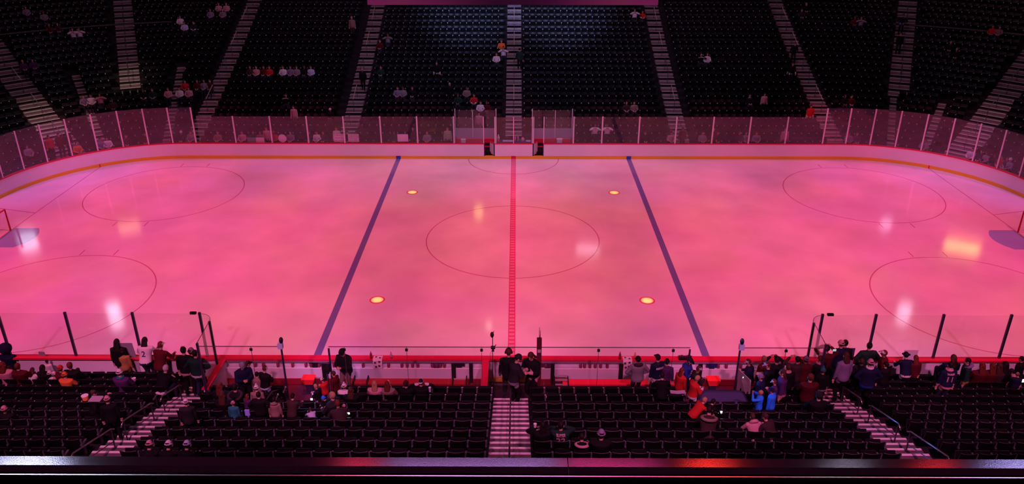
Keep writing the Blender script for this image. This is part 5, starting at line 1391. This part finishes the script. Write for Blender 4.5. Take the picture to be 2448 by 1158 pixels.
far(401, 202, 'sit', 'person in light pink coat seated low in the left stand', top='pink')
for i, (u, v, c) in enumerate(((428, 203, 'white'), (441, 188, 'red'), (450, 205, 'pink'), (470, 190, 'dred'), (487, 188, 'grey'), (500, 190, 'brown'))):
    far(u, v, 'sit', 'person in %s top, %s of the cluster left of the corner-start stairs' % (c, ORD[i]), top=c)
# people close behind the far glass
BG = [(105, 318, 'stand', 'red', 'person in red standing behind the left corner glass'), (135, 318, 'stand', 'dred', 'person in dark red standing right of the red one behind the left corner glass'),
 (180, 338, 'sit', 'orange', 'person in orange-tan hood behind the left corner glass'), (150, 308, 'stand', 'brown', 'brown-clad person on the wide left stairs behind glass'), (238, 330, 'sit', 'lilac', 'person in lilac behind the left corner glass'),
 (256, 333, 'sit', 'white', 'person in white behind the left corner glass'), (60, 345, 'sit', 'grey', 'grey-clad person behind the leftmost corner glass'), (300, 326, 'sit', 'dred', 'dark red-clad person behind the curved left glass'),
 (345, 322, 'sit', 'brown', 'brown-clad person behind the curved left glass'), (430, 318, 'sit', 'black', 'black-clad person in white hat before the left corner stairs'), (450, 322, 'sit', 'grey', 'grey-clad person low behind the tall left glass'), 
 (520, 310, 'sit', 'tan', 'tan-clad person behind the second straight pane from the left'), (574, 320, 'sit', 'pink', 'pink-clad person left of the green and white cards'), (602, 318, 'sit', 'green', 'person holding the green card behind the glass'), (620, 315, 'sit', 'tan', 'person holding the white card next to the green one'),
 (636, 308, 'stand', 'pink', 'pink-clad person at the post beside the cards'), (656, 305, 'sit', 'red', 'person in bright red hat behind the round card'), (690, 322, 'sit', 'lilac', 'lilac-clad person right of the round card'), (735, 326, 'sit', 'black', 'black-clad person right of the third post'),
 (753, 326, 'sit', 'white', 'small white-clad child low behind the glass'), (770, 318, 'sit', 'green', 'green-clad child with raised arms behind the glass'), (805, 302, 'stand', 'white', 'person in white above the left written placard'), (828, 318, 'sit', 'black', 'black-clad person between the two written placards'),
 (850, 318, 'sit', 'brown', 'brown-clad person above the right written placard'), (940, 322, 'sit', 'green', 'green-clad person left of the blank pink placard'), (987, 305, 'stand', 'black', 'black-clad person with round white badge right of the blank placard'), (1020, 316, 'sit', 'grey', 'grey-clad person left of the green coat'),
 (1070, 305, 'stand', 'lime', 'person in long green coat beside the penalty box'), (1424, 306, 'sitarms', 'white', 'left one of the white-clad pair behind the right glass'), (1453, 303, 'sitarms', 'white', 'right one of the white-clad pair behind the right glass'), 
 (1545, 322, 'sit', 'black', 'black-clad person low behind the second right pane'), (1605, 311, 'sit', 'pink', 'pink-clad person seated left of the red standing man'), (1630, 296, 'stand', 'dred', 'dark red-clad person standing behind the right glass at the stairs'), (1683, 322, 'sit', 'grey', 'grey-clad person, first right of the stairs behind glass'),
 (1705, 305, 'stand', 'dred', 'person at the post raising a hand behind the right glass'), (1718, 322, 'sit', 'black', 'black-clad person, second right of the stairs behind glass'), (1772, 322, 'sit', 'brown', 'brown-clad person behind the fifth right pane'), (1788, 324, 'sit', 'grey', 'grey-clad child behind the fifth right pane'), (1812, 320, 'sit', 'lilac', 'lilac-clad person right of the brown one behind glass'),
 (1875, 300, 'stand', 'pink', 'pink-clad person at the last straight right pane'), (2033, 320, 'sit', 'lilac', 'left one of the lilac pair behind the tall right glass'), (2052, 322, 'sit', 'purple', 'right one of the lilac pair behind the tall right glass'),
 (2210, 340, 'sit', 'grey', 'grey-clad person behind the curved right glass'), (2328, 352, 'sit', 'white', 'white-clad person, first of the crowd behind the right corner glass'), (2345, 362, 'sit', 'black', 'black-clad person, second of the right corner crowd'), (2362, 360, 'sit', 'grey', 'grey striped person, third of the right corner crowd'),
 (2377, 368, 'sit', 'black', 'black-clad person, fourth of the right corner crowd'), (2405, 367, 'sit', 'red', 'red-haired person, fifth of the right corner crowd'), (2425, 372, 'sit', 'grey', 'grey-capped person, sixth of the right corner crowd'), (2395, 385, 'sit', 'green', 'green-clad person low in the right corner crowd')]
for u, v, ps, c, lab in BG:
    kw = {}
    if 'hat' in lab or 'capped' in lab: kw = dict(hat='beanie', hatcol='red' if 'red hat' in lab else 'white')
    h_ = 1.72
    P = POSES[ps]; p, n = far_spot(u, v, P['top'])
    if rdist(p.x, p.y) < 1.7:
        far(u, v, ps, lab, top=c, legs='black', H=1.72, **kw)
    else: far(u, v, ps, lab, top=c, legs='black', **kw)
yf = HY+.22
for u0, v0, w_, h_, m_, lab, ln in ((602, 335, .58, .34, cgreen, 'green card held low against the far glass', None), (622, 335, .56, .34, cpink, 'white-pink card beside the green card on the far glass', None),
    (811, 330, .72, .54, cpink, 'pink-white placard with lines of writing, left of the pair', 3), (845, 330, .72, .54, cpink, 'pink-white placard with four lines of writing, right of the pair', 4),
    (963, 330, .72, .52, cpink, 'blank pink-white placard held against the far glass', None)):
    q = at_y(u0, v0, yf); placard(q, w_, h_, m_, lab, lines=ln, col='dred')
q = at_y(675, 331, yf); placard(q, .56, .56, cpink, 'round pink-white card held against the far glass', round_=True)
